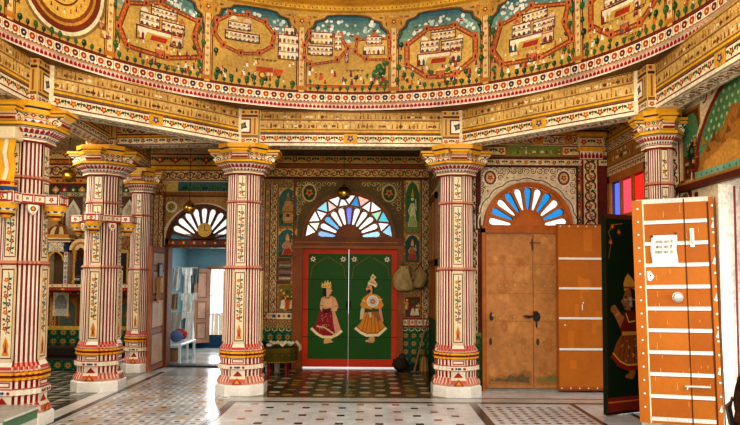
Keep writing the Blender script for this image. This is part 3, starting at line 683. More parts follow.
def wall_arch(m, x0, x1, cx, cz, r, zt, y, col, n=24):
    """spandrels of plane y between a half-round opening and the rectangle above its spring line"""
    pts = [(cx+r*math.cos(PI-PI*i/n), cz+r*math.sin(PI-PI*i/n)) for i in range(n+1)]
    for (a, b), (c, d) in zip(pts, pts[1:]): m.face([(a, y, b), (c, y, d), (c, y, zt), (a, y, zt)], col)
    if cx-r > x0: m.face([(x0, y, cz), (cx-r, y, cz), (cx-r, y, zt), (x0, y, zt)], col)
    if cx+r < x1: m.face([(cx+r, y, cz), (x1, y, cz), (x1, y, zt), (cx+r, y, zt)], col)

# ------------------------------------------------------------------ back wall with the green doors and the open doorway
bx = lambda px: gx(px, YB)
def bz(py, px=349): return gz(py, YB, px)
ZC = 3.62
wb = empty('wall_back', (0, 0, 0), 'back wall covered in painted scrollwork, deities and green tiles', 'wall', kind='structure')
G0, G1, GC = bx(294), bx(402), bx(348.5); GS = bz(238); GR = .80
D0, D1, DC = bx(165), bx(241), bx(203); DS = bz(246, 200); DR = bx(241)-bx(203)
m = MB(); XL = -6.2
def slab(x0, x1, z0, z1): m.box(x0, x1, YB, YB+.28, z0, z1, CREAM)
slab(XL, D0, 0, ZC); slab(D1, G0, 0, ZC); slab(G1, XS+.3, 0, ZC); slab(D0, D1, DS+DR+.02, ZC); slab(G0, G1, GS+GR+.04, ZC)
wall_arch(m, D0, D1, (D0+D1)/2, DS, DR-.01 if DR < (D1-D0)/2 else (D1-D0)/2, DS+DR+.02, YB, CREAM); wall_arch(m, G0, G1, GC, GS, GR, GS+GR+.04, YB, CREAM)
obj('plaster', m, M_FRES, wb)
DC = (D0+D1)/2; DR = min(DR, (D1-D0)/2)
# painted decoration
m = MB(); p = plane_y(m, YB-.002)
def R_(x0, y0, x1, y1):   # photo measurements of a rectangle on this wall -> metres
    c = (x0+x1)/2; return bx(x0), bz(y1, c), bx(x1), bz(y0, c)
XA = bx(60)
def ins_door(u, v):
    if v < GS: return False
    return (u-GC)**2+(v-GS)**2 > (GR+.1)**2
u0, v0, u1, v1 = R_(297, 182, 402, 236)
wall_arch(m, G0-.02, G1+.02, GC, GS-.02, GR+.0, GS+GR+.2, YB-.0025, '#6a5628')
arab(p, G0+.02, GS+.05, G1-.02, GS+GR+.16, .085, ins_door, 3, '#d9c48a', RED, '#7c8a3a')
for s_ in (-1, 1):
    uu = GC+s_*(GR-.12); vv = GS+GR-.03
    p.disc(uu, vv, .13, '#c9b078', 14, 4, .16); p.disc(uu, vv, .1, '#3c4a22', 14, 5, .13); p.flower(uu, vv, .08, '#cf8a3a', RED, 6)
p.frame(G0-.03, GS-.02, G1+.03, GS+GR+.2, .035, '#7a4a1a', 6)
# cornice bands over the green doors
zc = GS+GR+.2
p.rect(bx(262), zc, XS, zc+.03, BRN, 1); band(p, bx(262), XS, zc+.03, zc+.2, 'scroll', '#d8b066', 1, pitch=.14); band(p, bx(262), XS, zc+.2, zc+.26, 'dots', '#8a5a1c', 1, rim=None)
band(p, bx(262), XS, zc+.26, zc+.42, 'flor', '#c2a45c', 1, rim='#4a2a12', pitch=.12); p.rect(bx(262), zc+.42, XS, zc+.47, '#7a3a16', 1); band(p, bx(262), XS, zc+.47, zc+.56, 'saw', '#2a3a30', 1, rim=None, pitch=.12); p.rect(bx(262), zc+.56, XS, ZC, '#16241f', 1)  # topmost near-black strip puts the shade below the ceiling into the paint
# vertical bands and deity panels on each side
def vband(x0, x1, y0, y1, style, bg=CREAM, pitch=None, rim=MAR):
    a, b, c, d = R_(x0, y0, x1, y1); band(p, a, c, b, d, style, bg, 1, True, rim, pitch)
for xa, xb in ((262, 269), (279.5, 284)): pass
for xa, xb in ((256, 293), (403, 433)):
    a, b, c, d = R_(xa, 178, xb, 330); p.rect(a, b, c, zc, '#a88a52', .3); arab(p, a, b, c, zc, .1, None, .6, '#6e2a1a')
vband(258, 264, 182, 320, 'flor', '#cdb184'); vband(264, 269, 190, 320, 'dia', '#b99a62'); vband(269, 277, 184, 320, 'scroll', '#d7bd8a', .1)
vband(421, 430, 180, 318, 'scroll', '#cdb482', .11); 
vband(402, 406, 182, 320, 'dia', '#a58a4c'); vband(290, 294, 182, 310, 'dia', '#b08a4a')
def deity(x0, y0, x1, y1, kind):
    a, b, c, d = R_(x0, y0, x1, y1); w = c-a; H = d-b; u = (a+c)/2
    bgc = {'shrine': '#3f6a62', 'seated': '#3a6a66', 'standing': '#24504a', 'green': '#3a6a3a', 'garden': '#8a5a1c', 'dark': '#5a2f16', 'grove': '#7a6a22'}[kind]
    p.rect(a, b, c, d, '#a8742c', 1); p.rect(a+.015, b+.015, c-.015, d-.015, bgc, 2)
    if kind in ('shrine', 'seated', 'standing', 'green'):
        for s_, e in ((1, a+.015), (-1, c-.015)): p.poly([(e, d-.015), (e+s_*w*.46, d-.015), (e+s_*w*.2, d-H*.1), (e, d-H*.26)], '#d8b878', 3); 
        p.flower(a+w*.14, d-H*.07, w*.08, RED, YEL, 4); p.flower(c-w*.14, d-H*.07, w*.08, RED, YEL, 4)
    if kind == 'shrine':
        for k, (ww, z0, z1) in enumerate(((.4, .1, .16), (.26, .16, .36), (.36, .36, .4), (.3, .4, .52), (.2, .52, .64), (.12, .64, .74), (.05, .74, .86))): p.poly([(u-w*ww, b+H*z0), (u+w*ww, b+H*z0), (u+w*ww*.85, b+H*z1), (u-w*ww*.85, b+H*z1)], ['#b98a4a', '#c8945a', '#9a6a3a'][k % 3], 4)
        p.disc(u, b+H*.28, w*.1, '#6a3a1e', 8, 5); p.disc(u, b+H*.2, w*.16, '#d9a86a', 8, 5, H*.05)
        for i in range(6): tree(p, a+w*R.uniform(.1, .25) if i % 2 else c-w*R.uniform(.1, .25), b+H*R.uniform(.05, .3), .07, 4)
    elif kind in ('seated', 'standing', 'green'):
        body = '#c98a6a' if kind == 'seated' else '#b5622c'
        p.poly([(a+.015, b+.015), (c-.015, b+.015), (c-.015, b+H*.2), (u, b+H*.26), (a+.015, b+H*.18)], '#2f5a3a' if kind != 'green' else '#6a8a4a', 3)
        p.poly([(u-w*.3, b+H*.1), (u+w*.3, b+H*.1), (u+w*.22, b+H*.3), (u+w*.12, b+H*.55), (u-w*.1, b+H*.55), (u-w*.18, b+H*.3)], body if kind != 'green' else '#d9d2a0', 4)
        p.poly([(u-w*.26, b+H*.1), (u+w*.3, b+H*.12), (u+w*.1, b+H*.34), (u-w*.12, b+H*.3)], '#b03a2a' if kind != 'green' else '#a8b06a', 5)
        p.disc(u, b+H*.63, w*.11, '#d9a478' if kind != 'green' else '#e0d8a8', 9, 5); p.poly([(u-w*.1, b+H*.68), (u+w*.1, b+H*.68), (u, b+H*.84)], YEL, 6)
        for s_ in (-1, 1): p.line([(u+s_*w*.1, b+H*.52), (u+s_*w*.24, b+H*.42), (u+s_*w*.2, b+H*.62 if s_ > 0 else b+H*.34)], w*.07, '#cf9a6c' if kind != 'green' else '#d4cc98', 6)
    else:
        for i in range(16): p.disc(a+w*R.uniform(.12, .88), b+H*R.uniform(.1, .85), w*R.uniform(.05, .14), R.choice(['#c98a2a', '#a85a1e', '#4a5a22', '#d9b05a', '#7a3a16']), 7, 3)
        for i in range(3): folk(p, a+w*(.25+.25*i), b+H*.12, H*.45, 5)
deity(277, 187, 297, 227, 'shrine'); deity(277, 228, 297, 258, 'seated'); deity(279, 284, 297, 312, 'grove')
deity(404.5, 180, 420, 232, 'green'); deity(404.5, 234, 420, 263, 'standing'); deity(404.5, 296, 421, 318, 'dark')
a, b, c, d = R_(277, 258, 297, 284); p.rect(a, b, c, d, '#6a4424', 1); p.rect(a+.02, b+.06, a+.24, d-.05, '#8a6a4a', 2)
for i in range(5): p.rect(a+.03, b+.08+i*.055, a+.23, b+.11+i*.055, ['#c9b79a', '#4a3a3a', '#9a7a8a', '#5a4a3a', '#b0a08a'][i], 3)
p.rect(a+.26, b, c-.02, d, '#a8773a', 2)
a, b, c, d = R_(262, 312, 297, 320); band(p, a, c, b, d, 'dots', CREAM, 2, pitch=.09)
a, b, c, d = R_(402, 318, 430, 327); band(p, a, c, b, d, 'box', CREAM, 2, pitch=.12)
for x0, x1 in ((258, 293), (402, 434)):
    a, b, c, d = R_(x0, 328, x1, 368); p.rect(a, b, c, d, '#16402a', 1); plate_grid(p, a, .08, c, d-.06, .15, '#1b5034', 2); p.rect(a, d-.06, c, d, '#3a6a2e', 2); p.rect(a, 0, c, .08, '#123020', 2)
    for i in range(5): p.arc(a+(c-a)*(i+.5)/5, d-.01, .04, PI, 2*PI, .012, '#d9d2b0', 6, 4)
obj('painted_panel', m, M_FRES, wb, label='scrollwork and deity paintings round the green doors')
# around the open doorway
m = MB(); p = plane_y(m, YB-.002)
wall_arch(m, D0-.02, D1+.03, DC, DS, DR-.005, DS+DR+.22, YB-.0025, '#b08a52')
arab(p, D0-.0, DS+.05, D1+.02, DS+DR+.18, .095, lambda u, v: v > DS and (u-DC)**2+(v-DS)**2 > (DR+.12)**2, 3, '#7a2a1c', RED, '#8a7a3a')
p.arc(DC, DS, DR+.045, 0, PI, .09, '#e8d6b0', 30, 4)
for s_ in (-1, 1): p.disc(DC+s_*(DR-.08), DS+DR+.02, .1, '#e8d6b0', 12, 5); p.disc(DC+s_*(DR-.08), DS+DR+.02, .07, '#8a9a5a', 10, 6); p.flower(DC+s_*(DR-.08), DS+DR+.02, .05, RED, YEL, 7)
zz = DS+DR+.22
p.frame(D0-.06, DS-.02, D1+.08, zz, .03, '#6a3a1c', 6)
x0, x1 = bx(122), bx(262)
p.rect(x0, zz, x1, zz+.06, '#8a5a2a', 1); a = bx(176); p.rect(x0, zz+.06, x1, zz+.24, '#c9a860', 1); p.rect(a, zz+.07, bx(258), zz+.23, '#3f6a68', 2)
for i in range(26): tree(p, a+.03+i*.05, zz+.07, R.uniform(.05, .1), 3)
band(p, x0, x1, zz+.25, zz+.44, 'scroll', '#dcbb7c', 1, pitch=.15); p.rect(x0, zz+.44, x1, zz+.5, YEL, 1); band(p, x0, x1, zz+.5, ZC, 'flor', '#b79654', 1, pitch=.13)
vband(152, 157, 190, 368, 'scroll', '#d2b380', .09); vband(157, 164, 185, 368, 'scroll', '#d9bd88', .1); vband(145, 152, 190, 320, 'dia', '#b8935a')
obj('painted_panel', m, M_FRES, wb, label='cream and red scrollwork round the open doorway')
# shrine bay at the end of the aisle
m = MB(); p = plane_y(m, YB-.002)
x0, x1 = XL, bx(146)
p.rect(x0, 0, x1, ZC, '#b58f5c', .5)
for i, (y0, y1, st, bg) in enumerate(((118, 136, 'flor', '#3a3a30'), (136, 148, 'scroll', '#9a7440'), (148, 160, 'flor', '#c9ab70'), (160, 164, 'dots', '#b5701c'), (164, 178, 'scroll', '#d0b078'), (178, 184, 'dots', '#c98a24'), (184, 196, 'dia', '#3c3a34'))):
    band(p, x0, x1, bz(y1, 80), bz(y0, 80), st, bg, 1, pitch=.15 if st != 'dots' else .1)
def niche(px0, py0, px1, py1, rim='#7a6a3c', fillc='#d2c6ac', inner='#b0a488'):
    a, b, c, d = R_(px0, py0, px1, py1); w = c-a
    band(p, a-.09, a, b, d, 'dia', '#8a9a7a', 3, True); band(p, c, c+.09, b, d, 'dia', '#8a9a7a', 3, True); band(p, a-.09, c+.09, d, d+.09, 'dia', '#8a9a7a', 3)
    p.rect(a, b, c, d, '#5a3c20', 3); q = arch_top(a+.03, c-.03, b+(d-b)*.55, d-.03); p.poly([(a+.03, b)]+q[:2]+[((a+c)/2-w*.25, d-.16), ((a+c)/2, d-.04), ((a+c)/2+w*.25, d-.16)]+q[-2:]+[(c-.03, b)], fillc, 4); p.poly([(a+.08, b), (a+.08, d-.25), ((a+c)/2, d-.12), (c-.08, d-.25), (c-.08, b)], inner, 5)
niche(62, 197, 80, 236); niche(118, 197, 137, 236); niche(12, 197, 30, 236); niche(-30, 197, -12, 236)
p.rect(x0, bz(284, 80), x1, bz(236, 80), '#9a6f3e', 2); arab(p, x0, bz(283, 80), x1, bz(237, 80), .16, None, 3, '#6a3018')
for q0, q1, c in ((96, 108, '#3a2a1c'), (118, 128, '#2c1c14')):
    a, b, cc, d = R_(q0, 250, q1, 283); p.rect(a, b, cc, d, '#c9a05a', 5); p.rect(a+.03, b, cc-.03, d-.05, c, 6)
band(p, x0, x1, bz(290, 80), bz(284, 80), 'dots', '#e0cda6', 5, rim=RED, pitch=.09); band(p, x0, x1, bz(296, 80), bz(290, 80), 'dia', '#a03a2c', 5, pitch=.12)
p.rect(x0, bz(328, 80), x1, bz(296, 80), '#6a4522', 4)
for i in range(7):
    a = bx(-60+i*30); b = bz(326, 80); d = bz(298, 80); w = bx(18)-bx(0)
    p.rect(a, b, a+w, d, '#9a6230', 5); p.poly([(a+.02, b), (a+.02, d-.14), (a+w/2, d-.03), (a+w-.02, d-.14), (a+w-.02, b)], '#38302a' if i % 2 else '#4f5a4a', 6); p.flower(a+w/2, (b+d)/2-.05, .07, '#b5642a', YEL, 7); band(p, a+w+.04, bx(28)-bx(0)+a, b, d, 'flor', '#b08a50', 5, True)
a, b, c, d = R_(56, 294, 68, 316); p.rect(a-.03, b, c+.03, d+.03, '#d9c8a0', 8); p.poly([(a, b), (c, b), (c, d-.12), (c-.05, d-.02), (a+.05, d-.02), (a, d-.12)], '#8a8c84', 9); p.rect(a, b, c, b+.12, '#b8b4a4', 10)
plate_grid(p, x0, .2, x1, bz(328, 80), .165, '#1b4a32', 3); p.rect(x0, bz(330, 80), x1, bz(326, 80), '#c9a24a', 6)
obj('painted_panel', m, M_FRES, wb, label='niches and painted bands of the shrine bay')

# ------------------------------------------------------------------ green doors
door1 = empty('door_1', (0, 0, 0), 'pair of closed green doors painted with two standing dancers, red-bordered', 'door', kind='structure')
m = MB(); W1 = '#8a4a1c'; ZT = bz(249)
m.box(G0-.02, bx(303), YB-.08, YB+.1, 0, GS, W1); m.box(bx(397), G1+.02, YB-.08, YB+.1, 0, GS, W1); m.box(G0-.02, G1+.02, YB-.09, YB+.1, ZT, GS+.0, '#7a4016'); m.box(G0-.02, G1+.02, YB-.1, YB+.1, ZT, ZT+.05, '#9a5a20')
for i in range(60): m.box(G0+.02+i*.029, G0+.035+i*.029, YB-.094, YB-.09, ZT+.1, ZT+.115, '#c98a3a')
obj('door_frame', m, M_WOOD, door1)
WG, BG_, PG, LB, VG_, GG = '#f4f6f6', '#2f8fd0', '#f0b8a8', '#7fc4e8', '#6a74d8', '#a8d8a0'
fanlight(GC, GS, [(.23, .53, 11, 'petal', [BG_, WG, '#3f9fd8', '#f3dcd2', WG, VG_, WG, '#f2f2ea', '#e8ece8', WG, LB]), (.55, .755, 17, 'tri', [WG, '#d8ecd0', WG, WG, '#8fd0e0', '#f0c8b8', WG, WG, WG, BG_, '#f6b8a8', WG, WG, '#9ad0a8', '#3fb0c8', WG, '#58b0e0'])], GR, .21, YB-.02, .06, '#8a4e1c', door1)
YG = YB-.02
def gleaf(px0, px1, fig, edge):
    a, c = bx(px0), bx(px1); lf = MB(); z0, z1 = .025, ZT-.005
    lf.bbox(a, c, YG, YG+.05, z0, z1, '#20560f', .006); q = plane_y(lf, YG)
    rb = .1; red = '#c83a14'
    q.rect(a, z1-rb*.8, c, z1, red, 1); q.rect(a, z0, c, z0+rb*1.3, red, 1)
    if edge < 0: q.rect(a, z0, a+rb*.9, z1, red, 1)
    else: q.rect(c-rb*.9, z0, c, z1, red, 1)
    for py in (279.5, 309.5, 337): q.rect(a, bz(py)-.006, c, bz(py)+.006, '#12300f', 2)
    i0, i1 = (a+rb, c-.02) if edge < 0 else (a+.02, c-rb)
    for e, s_ in ((i0, 1), (i1, -1)):
        q.flower(e+s_*.07, z1-.17, .055, '#e8dcc0', RED, 3, 6); q.line([(e+s_*.03, z1-.5), (e+s_*.06, z1-.3), (e+s_*.14, z1-.24), (e+s_*.3, z1-.14)], .008, '#8a6a1e', 2)
        for i in range(4): q.leaf(e+s_*(.12+.07*i), z1-.24+.03*i, .05, .02, 1.2*s_+.6, '#6a5a1e', 2)
    o = obj('door_leaf', lf, M_DOOR, door1)
    f = MB(); fig(plane_y(f, YG-.0015)); obj('painted_dancer', f, M_DOOR, o, label='painted woman in a maroon skirt and crown' if edge < 0 else 'painted man in an ochre skirt holding a round shield')
    hd = MB(); xx = c-.03 if edge < 0 else a+.03
    hd.tube([(xx, YG-.005, 1.12), (xx, YG-.03, 1.1), (xx, YG-.03, 1.02), (xx, YG-.005, 1.0)], .008, '#6a5a3a', 6); obj('handle', hd, M_BRASS, o)
    return o
def zmap(x0, y0, k, Y):     # measurements off an enlarged detail -> metres on the plane
    def f(pts): 
        o = []
        for x, y in pts: q = at(x0+x/k, y0+y/k, Y); o.append((q.x, q.z))
        return o
    return f
def fig_woman(p):
    Z = zmap(305, 270, 5.66, YG); one = lambda x, y: Z([(x, y)])[0]; s = 1/5.66/58.9
    p.poly(Z([(108,98),(125,86),(147,95),(145,112),(132,135),(118,152),(104,150),(100,125)]), '#15100c', 1)
    p.poly(Z([(92,160),(112,148),(150,146),(172,158),(190,205),(178,232),(160,226),(152,218),(100,218),(86,224),(84,205)]), '#dfa676', 2)
    p.poly(Z([(108,165),(150,160),(156,205),(106,210)]), '#ecb98a', 3)
    p.poly(Z([(126,95),(146,94),(152,112),(157,118),(151,122),(148,132),(138,142),(136,152),(122,150),(120,112)]), '#e6b084', 3)
    p.poly(Z([(140,106),(149,105),(147,110),(141,110)]), '#1a120c', 4); p.line(Z([(146,127),(151,126)]), 3*s, '#8a2a1e', 4)
    p.poly(Z([(92,98),(96,70),(106,82),(113,58),(121,74),(129,54),(136,74),(146,64),(150,92),(126,104)]), '#eec668', 4)
    for x, y in ((104, 92), (118, 92), (132, 88), (143, 84)): p.disc(*one(x, y), 4*s, '#a8301e', 6, 5)
    p.poly(Z([(84,228),(100,216),(152,216),(168,228),(184,285),(206,346),(160,380),(95,378),(38,332),(62,300)]), '#961626', 3)
    p.poly(Z([(152,218),(168,228),(186,285),(206,346),(172,368),(160,300)]), '#dc9e7c', 4)
    p.line(Z([(38,332),(66,360),(100,378),(150,380),(182,366),(206,346)]), 15*s, '#f4dfa8', 5); p.line(Z([(68,318),(110,325),(165,362)]), 9*s, '#dcc084', 5)
    p.poly(Z([(96,222),(150,218),(140,240),(102,244)]), '#4a1018', 5)
    for i in range(26):
        x = R.uniform(75, 150); y = R.uniform(245, 345); p.disc(*one(x-(345-y)*.05, y), 2.6*s, '#dcb878', 5, 5)
    p.poly(Z([(84,205),(88,180),(100,165),(104,200),(96,222),(130,214),(132,224),(92,234)]), '#e6b083', 5); p.poly(Z([(170,165),(190,205),(178,234),(140,228),(142,219),(166,220)]), '#e6b083', 5)
    p.line(Z([(112,140),(118,156),(132,160),(140,150)]), 4*s, '#1a120c', 6); p.line(Z([(86,200),(102,202)]), 4*s, '#a8301e', 6); p.line(Z([(170,205),(188,203)]), 4*s, '#a8301e', 6)
    p.poly(Z([(112,385),(148,385),(150,400),(162,408),(108,418),(106,402)]), '#dfa676', 4); p.line(Z([(108,396),(150,396)]), 4*s, '#dcb65c', 5)
def fig_man(p):
    Z = zmap(350, 265, 5.31, YG); one = lambda x, y: Z([(x, y)])[0]; s = 1/5.31/58.9
    p.poly(Z([(72,195),(80,195),(74,285),(52,290),(56,240)]), '#dcc49a', 1); p.poly(Z([(150,225),(166,228),(178,300),(158,304)]), '#cf9a7a', 1)
    p.poly(Z([(72,172),(95,155),(138,155),(160,168),(178,215),(165,234),(150,226),(152,250),(80,250),(82,226),(64,232),(54,212)]), '#dc8a1e', 2)
    p.poly(Z([(112,104),(130,112),(124,148),(110,150)]), '#15100c', 2); p.poly(Z([(92,106),(114,100),(120,132),(116,158),(98,152),(88,136),(84,126),(90,118)]), '#dc9c6c', 3)
    p.poly(Z([(90,134),(104,128),(112,140),(100,152),(92,146)]), '#2a160e', 4); p.poly(Z([(92,116),(102,114),(100,119),(93,120)]), '#15100c', 4)
    p.poly(Z([(94,92),(110,74),(130,80),(147,104),(136,120),(114,104),(96,104)]), '#f0d8a4', 4); p.line(Z([(100,88),(138,100)]), 4*s, '#b5702a', 5); p.line(Z([(108,78),(144,108)]), 3*s, '#b5702a', 5)
    p.poly(Z([(120,78),(106,70),(121,46),(140,66),(128,78)]), '#f0d29c', 4); p.disc(*one(122, 66), 5*s, '#a8301e', 6, 5)
    p.poly(Z([(80,250),(152,250),(172,302),(190,336),(150,372),(84,374),(30,336),(60,300)]), '#dc8c20', 3)
    for x0, x1 in ((92, 62), (102, 84), (115, 112), (128, 136), (140, 160)): p.line(Z([(x0, 256), (x1, 358)]), 3*s, '#8e4c12', 4)
    p.line(Z([(30,336),(56,358),(88,374),(150,372),(190,336)]), 14*s, '#f6e6b8', 5); p.line(Z([(34,326),(60,348),(90,362),(148,360),(184,328)]), 3*s, RED, 5)
    p.poly(Z([(78,230),(152,230),(154,250),(78,252)]), '#3a4a1a', 4); p.poly(Z([(98,250),(112,250),(116,276),(104,280)]), '#dcc49a', 5); p.poly(Z([(112,248),(152,246),(164,290),(150,300)]), '#a8623a', 5)
    p.disc(*one(121, 193), 32*s, '#e8e4d8', 18, 5); p.disc(*one(121, 193), 26*s, '#d2ccc0', 18, 6); p.disc(*one(121, 194), 14*s, '#b5623a', 10, 7); p.disc(*one(121, 194), 6*s, '#dcb65c', 8, 8)
    p.line(Z([(62,205),(86,222),(112,228)]), 14*s, '#e29a30', 5); p.line(Z([(172,208),(158,224),(134,226)]), 14*s, '#e29a30', 5); p.disc(*one(112, 228), 6*s, '#dc9c6c', 7, 6); p.disc(*one(136, 226), 6*s, '#dc9c6c', 7, 6)
    p.line(Z([(64,186),(80,192)]), 5*s, '#e8d49a', 5); p.line(Z([(154,186),(170,182)]), 5*s, '#e8d49a', 5)
    p.poly(Z([(100,374),(130,374),(128,392),(134,402),(120,414),(84,408),(80,400),(102,394)]), '#dc9c6c', 4); p.line(Z([(100,390),(130,390)]), 4*s, '#dcb65c', 5)
gleaf(303, 348.5, fig_woman, -1); gleaf(348.95, 397, fig_man, 1)

# ------------------------------------------------------------------ open doorway at the back, its leaf, and the pale blue room behind
door2 = empty('door_2', (0, 0, 0), 'open back doorway with a white petal fanlight, looking into a blue room', 'door', kind='structure')
m = MB(); W2 = '#6a3a18'
m.box(D0-.0, D0+.06, YB-.05, YB+.2, 0, DS, W2); m.box(D1-.06, D1, YB-.05, YB+.2, 0, DS, W2); m.box(D0, D1, YB-.06, YB+.2, DS-.03, DS+.12, '#5e3214'); m.box(D0, D1, YB-.02, YB+.25, 0, .03, '#3a3a3a')
q = plane_y(m, YB-.06); band(q, D0+.05, D1-.05, DS, DS+.1, 'dots', '#6a3a18', 1, rim='#3a1e0c')
obj('door_frame', m, M_WOOD, door2)
WW = '#f7f8f4'
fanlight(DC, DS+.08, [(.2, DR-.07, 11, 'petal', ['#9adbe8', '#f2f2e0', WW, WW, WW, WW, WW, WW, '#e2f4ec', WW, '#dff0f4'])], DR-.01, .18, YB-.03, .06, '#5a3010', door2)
m = MB()    # leaf swung into the hall
LX = bx(167)-.01; LZ = bz(248, 160)
Ml = Matrix.Translation((LX, YB-.06, 0)) @ Matrix.Rotation(math.radians(2), 4, 'Z')
m.box(-.045, 0, -.80, 0, .03, LZ, '#a05a30', Ml); q = P(m, lambda u, v, h: tuple(Ml @ Vector((h, -u, v))))
for u0, v0, u1, v1 in ((.07, .1, .73, .62), (.07, .68, .73, 1.16), (.07, 1.22, .73, 1.62), (.07, 1.68, .73, LZ-.08)):
    q.rect(u0, v0, u1, v1, '#c49c7c', 1); q.frame(u0, v0, u1, v1, .03, '#6a3418', 2); q.line([(u0+.1, v0+.05), (u0+.16, v1-.05)], .05, '#c9a88c', 2); q.line([(u0+.36, v0+.05), (u0+.4, v1-.05)], .03, '#c09a7c', 2)
obj('door_leaf', m, M_WOOD, door2)
BLUE = '#7699a6'; YZ = 14.3
RXL, RXR = -3.95, -1.9
room = MB(); room.box(RXL-.1, RXL, YB+.28, YZ, 0, 2.2, BLUE); room.box(RXL, gx(210, YZ), YZ, YZ+.12, 0, 2.2, BLUE); room.box(gx(210, YZ), RXR, YZ, YZ+.12, gz(268, YZ, 220), 2.2, BLUE); room.box(RXL, RXR, YZ-.012, YZ, 0, .28, '#2a4a66') ; room.box(gx(238, YZ), RXR, YZ, YZ+.12, 0, 2.2, BLUE)
room.box(gx(210, YZ), gx(238, YZ), YZ, YZ+.12, 0, .1, BLUE)
obj('wall_blue_room', room, M_DEC, label='pale blue limewashed walls of the small room behind the doorway', cat='wall', kind='structure')
m = MB(); m.box(RXL, RXR, YB+.28, YZ, -.06, 0.0, '#b9bcb8'); obj('floor', m, M_FLOOR, label='pale floor of the small blue room', cat='floor', kind='structure')
m = MB(); m.box(RXL, RXR, YB+.28, YZ, 2.2, 2.26, '#a8c4d0'); obj('ceiling', m, M_DEC, label='low ceiling of the small blue room', cat='ceiling', kind='structure')
door6 = empty('door_6', (0, 0, 0), 'far door of the blue room, one panelled leaf open to the daylight', 'door', kind='structure')
m = MB(); xa, xb = gx(210, YZ), gx(238, YZ); zt = gz(268, YZ, 220)
m.box(xa-.04, xa+.02, YZ-.03, YZ+.12, .1, zt, '#a5806a'); m.box(xb-.02, xb+.04, YZ-.03, YZ+.12, .1, zt, '#a5806a'); m.box(xa-.04, xb+.04, YZ-.03, YZ+.12, zt-.03, zt+.05, '#a5806a')
obj('door_frame', m, M_WOOD, door6)
m = MB()
for i in range(5): m.box(xa+.08+i*.1, xa+.092+i*.1, YZ+.05, YZ+.062, .1, zt, '#e2c9c4')
for z in (.7, 1.1): m.box(xa, xb, YZ+.045, YZ+.067, z, z+.02, '#e2c9c4')
obj('grille', m, M_STEEL, door6)
m = MB(); Mf = Matrix.Translation((xa, YZ-.04, 0)) @ Matrix.Rotation(math.radians(-140), 4, 'Z')
lw = .36; m.box(0, lw, -.02, .02, .12, zt-.02, '#b58a74', Mf)
for side in (-1, 1):
    q = P(m, lambda u, v, h, side=side: tuple(Mf @ Vector((u, side*(.02+h), v))))
    for v0, v1 in ((.2, .55), (.62, 1.0), (1.07, zt-.1)): q.rect(.07, v0, lw-.07, v1, '#c9a08c', 1); q.frame(.07, v0, lw-.07, v1, .025, '#8e6450', 2)
obj('door_leaf', m, M_WOOD, door6)

# ------------------------------------------------------------------ side of the recess, with its tall window
wi = empty('wall_inner', (0, 0, 0), 'side wall of the recess with a tall window', 'wall', kind='structure')
m = MB(); m.box(XS, XS+.2, YR, 9.75, 0, ZC, CREAM); m.box(XS, XS+.2, 10.75, YB, 0, ZC, CREAM); m.box(XS, XS+.2, 9.75, 10.75, 0, 1.75, CREAM); m.box(XS, XS+.2, 9.75, 10.75, 2.75, ZC, CREAM)
p = plane_x(m, XS); p.rect(YR, 0, YB, 1.1, '#1b5034', 1); p.rect(10.75, 1.1, YB, 3.2, '#b9a45a', 1); arab(p, 10.75, 1.1, YB, 3.2, .13, None, 2); band(p, YR, YB, 2.9, 3.1, 'scroll', '#cdb176', 2); band(p, YR, YB, 3.15, 3.35, 'flor', '#b58f4c', 2)
obj('plaster', m, M_FRES, wi)
w4 = empty('window_1', (0, 0, 0), 'narrow side window with brown frame in the recess', 'window', kind='structure')
m = MB()
for y0, y1, z0, z1 in ((9.72, 9.82, 1.2, 2.8), (10.68, 10.78, 1.2, 2.8), (9.72, 10.78, 2.7, 2.8), (9.72, 10.78, 1.7, 1.8), (10.22, 10.28, 1.75, 2.75)): m.box(XS-.04, XS+.16, y0, y1, z0, z1, '#8a5a24')
m.box(XS-.03, XS+.05, 9.75, 10.75, .9, 1.75, '#a86a2c'); f = obj('window_frame', m, M_WOOD, w4)
m = MB(); m.face([(XS+.08, 9.8, 1.8), (XS+.08, 10.7, 1.8), (XS+.08, 10.7, 2.72), (XS+.08, 9.8, 2.72)], '#e4f0d8'); obj('pane', m, M_GLASS, f)

# ------------------------------------------------------------------ wall with the ochre doors
wr = empty('wall_right_back', (0, 0, 0), 'wall of cream scrollwork round the ochre doors', 'wall', kind='structure')
rx = lambda px: gx(px, YR); rz = lambda py, px=527: gz(py, YR, px)
A0, A1, AC = rx(481), rx(574), rx(527.5); AS = rz(229); AR = (A1-A0)/2-.03
AC = (A0+A1)/2; ATOP = AS+AR+.1
m = MB(); 
def sl(x0, x1, z0, z1): m.box(x0, x1, YR, YR+.3, z0, z1, CREAM)
sl(XS+.2, A0, 0, ZC); sl(A1, XR+.04, 0, ZC); sl(A0, A1, ATOP, ZC); wall_arch(m, A0, A1, AC, AS, AR, ATOP, YR, CREAM)
obj('plaster', m, M_FRES, wr)
m = MB(); p = plane_y(m, YR-.002)
x1 = rx(578); xl = rx(466); xr = XR
wall_arch(m, xl, x1, AC, AS, AR, ATOP+.16, YR-.0025, '#e6d3ae')
ARX, ARZ = A0-.02, A1+.02
arab(p, A0-.04, AS+.02, A1+.04, ATOP+.14, .092, lambda u, v: (u-AC)**2+(v-AS)**2 > (AR+.12)**2, 3, '#7a2218', RED, '#6a6a2c')
cus = [(AC+(AR+.075+.022*abs(math.sin(k*PI/4)))*math.cos(PI-PI*k/36), AS+(AR+.075+.022*abs(math.sin(k*PI/4)))*math.sin(PI-PI*k/36)) for k in range(37)]
p.line(cus, .06, '#efe2c4', 4); p.line(cus, .014, '#8a5a3a', 5)
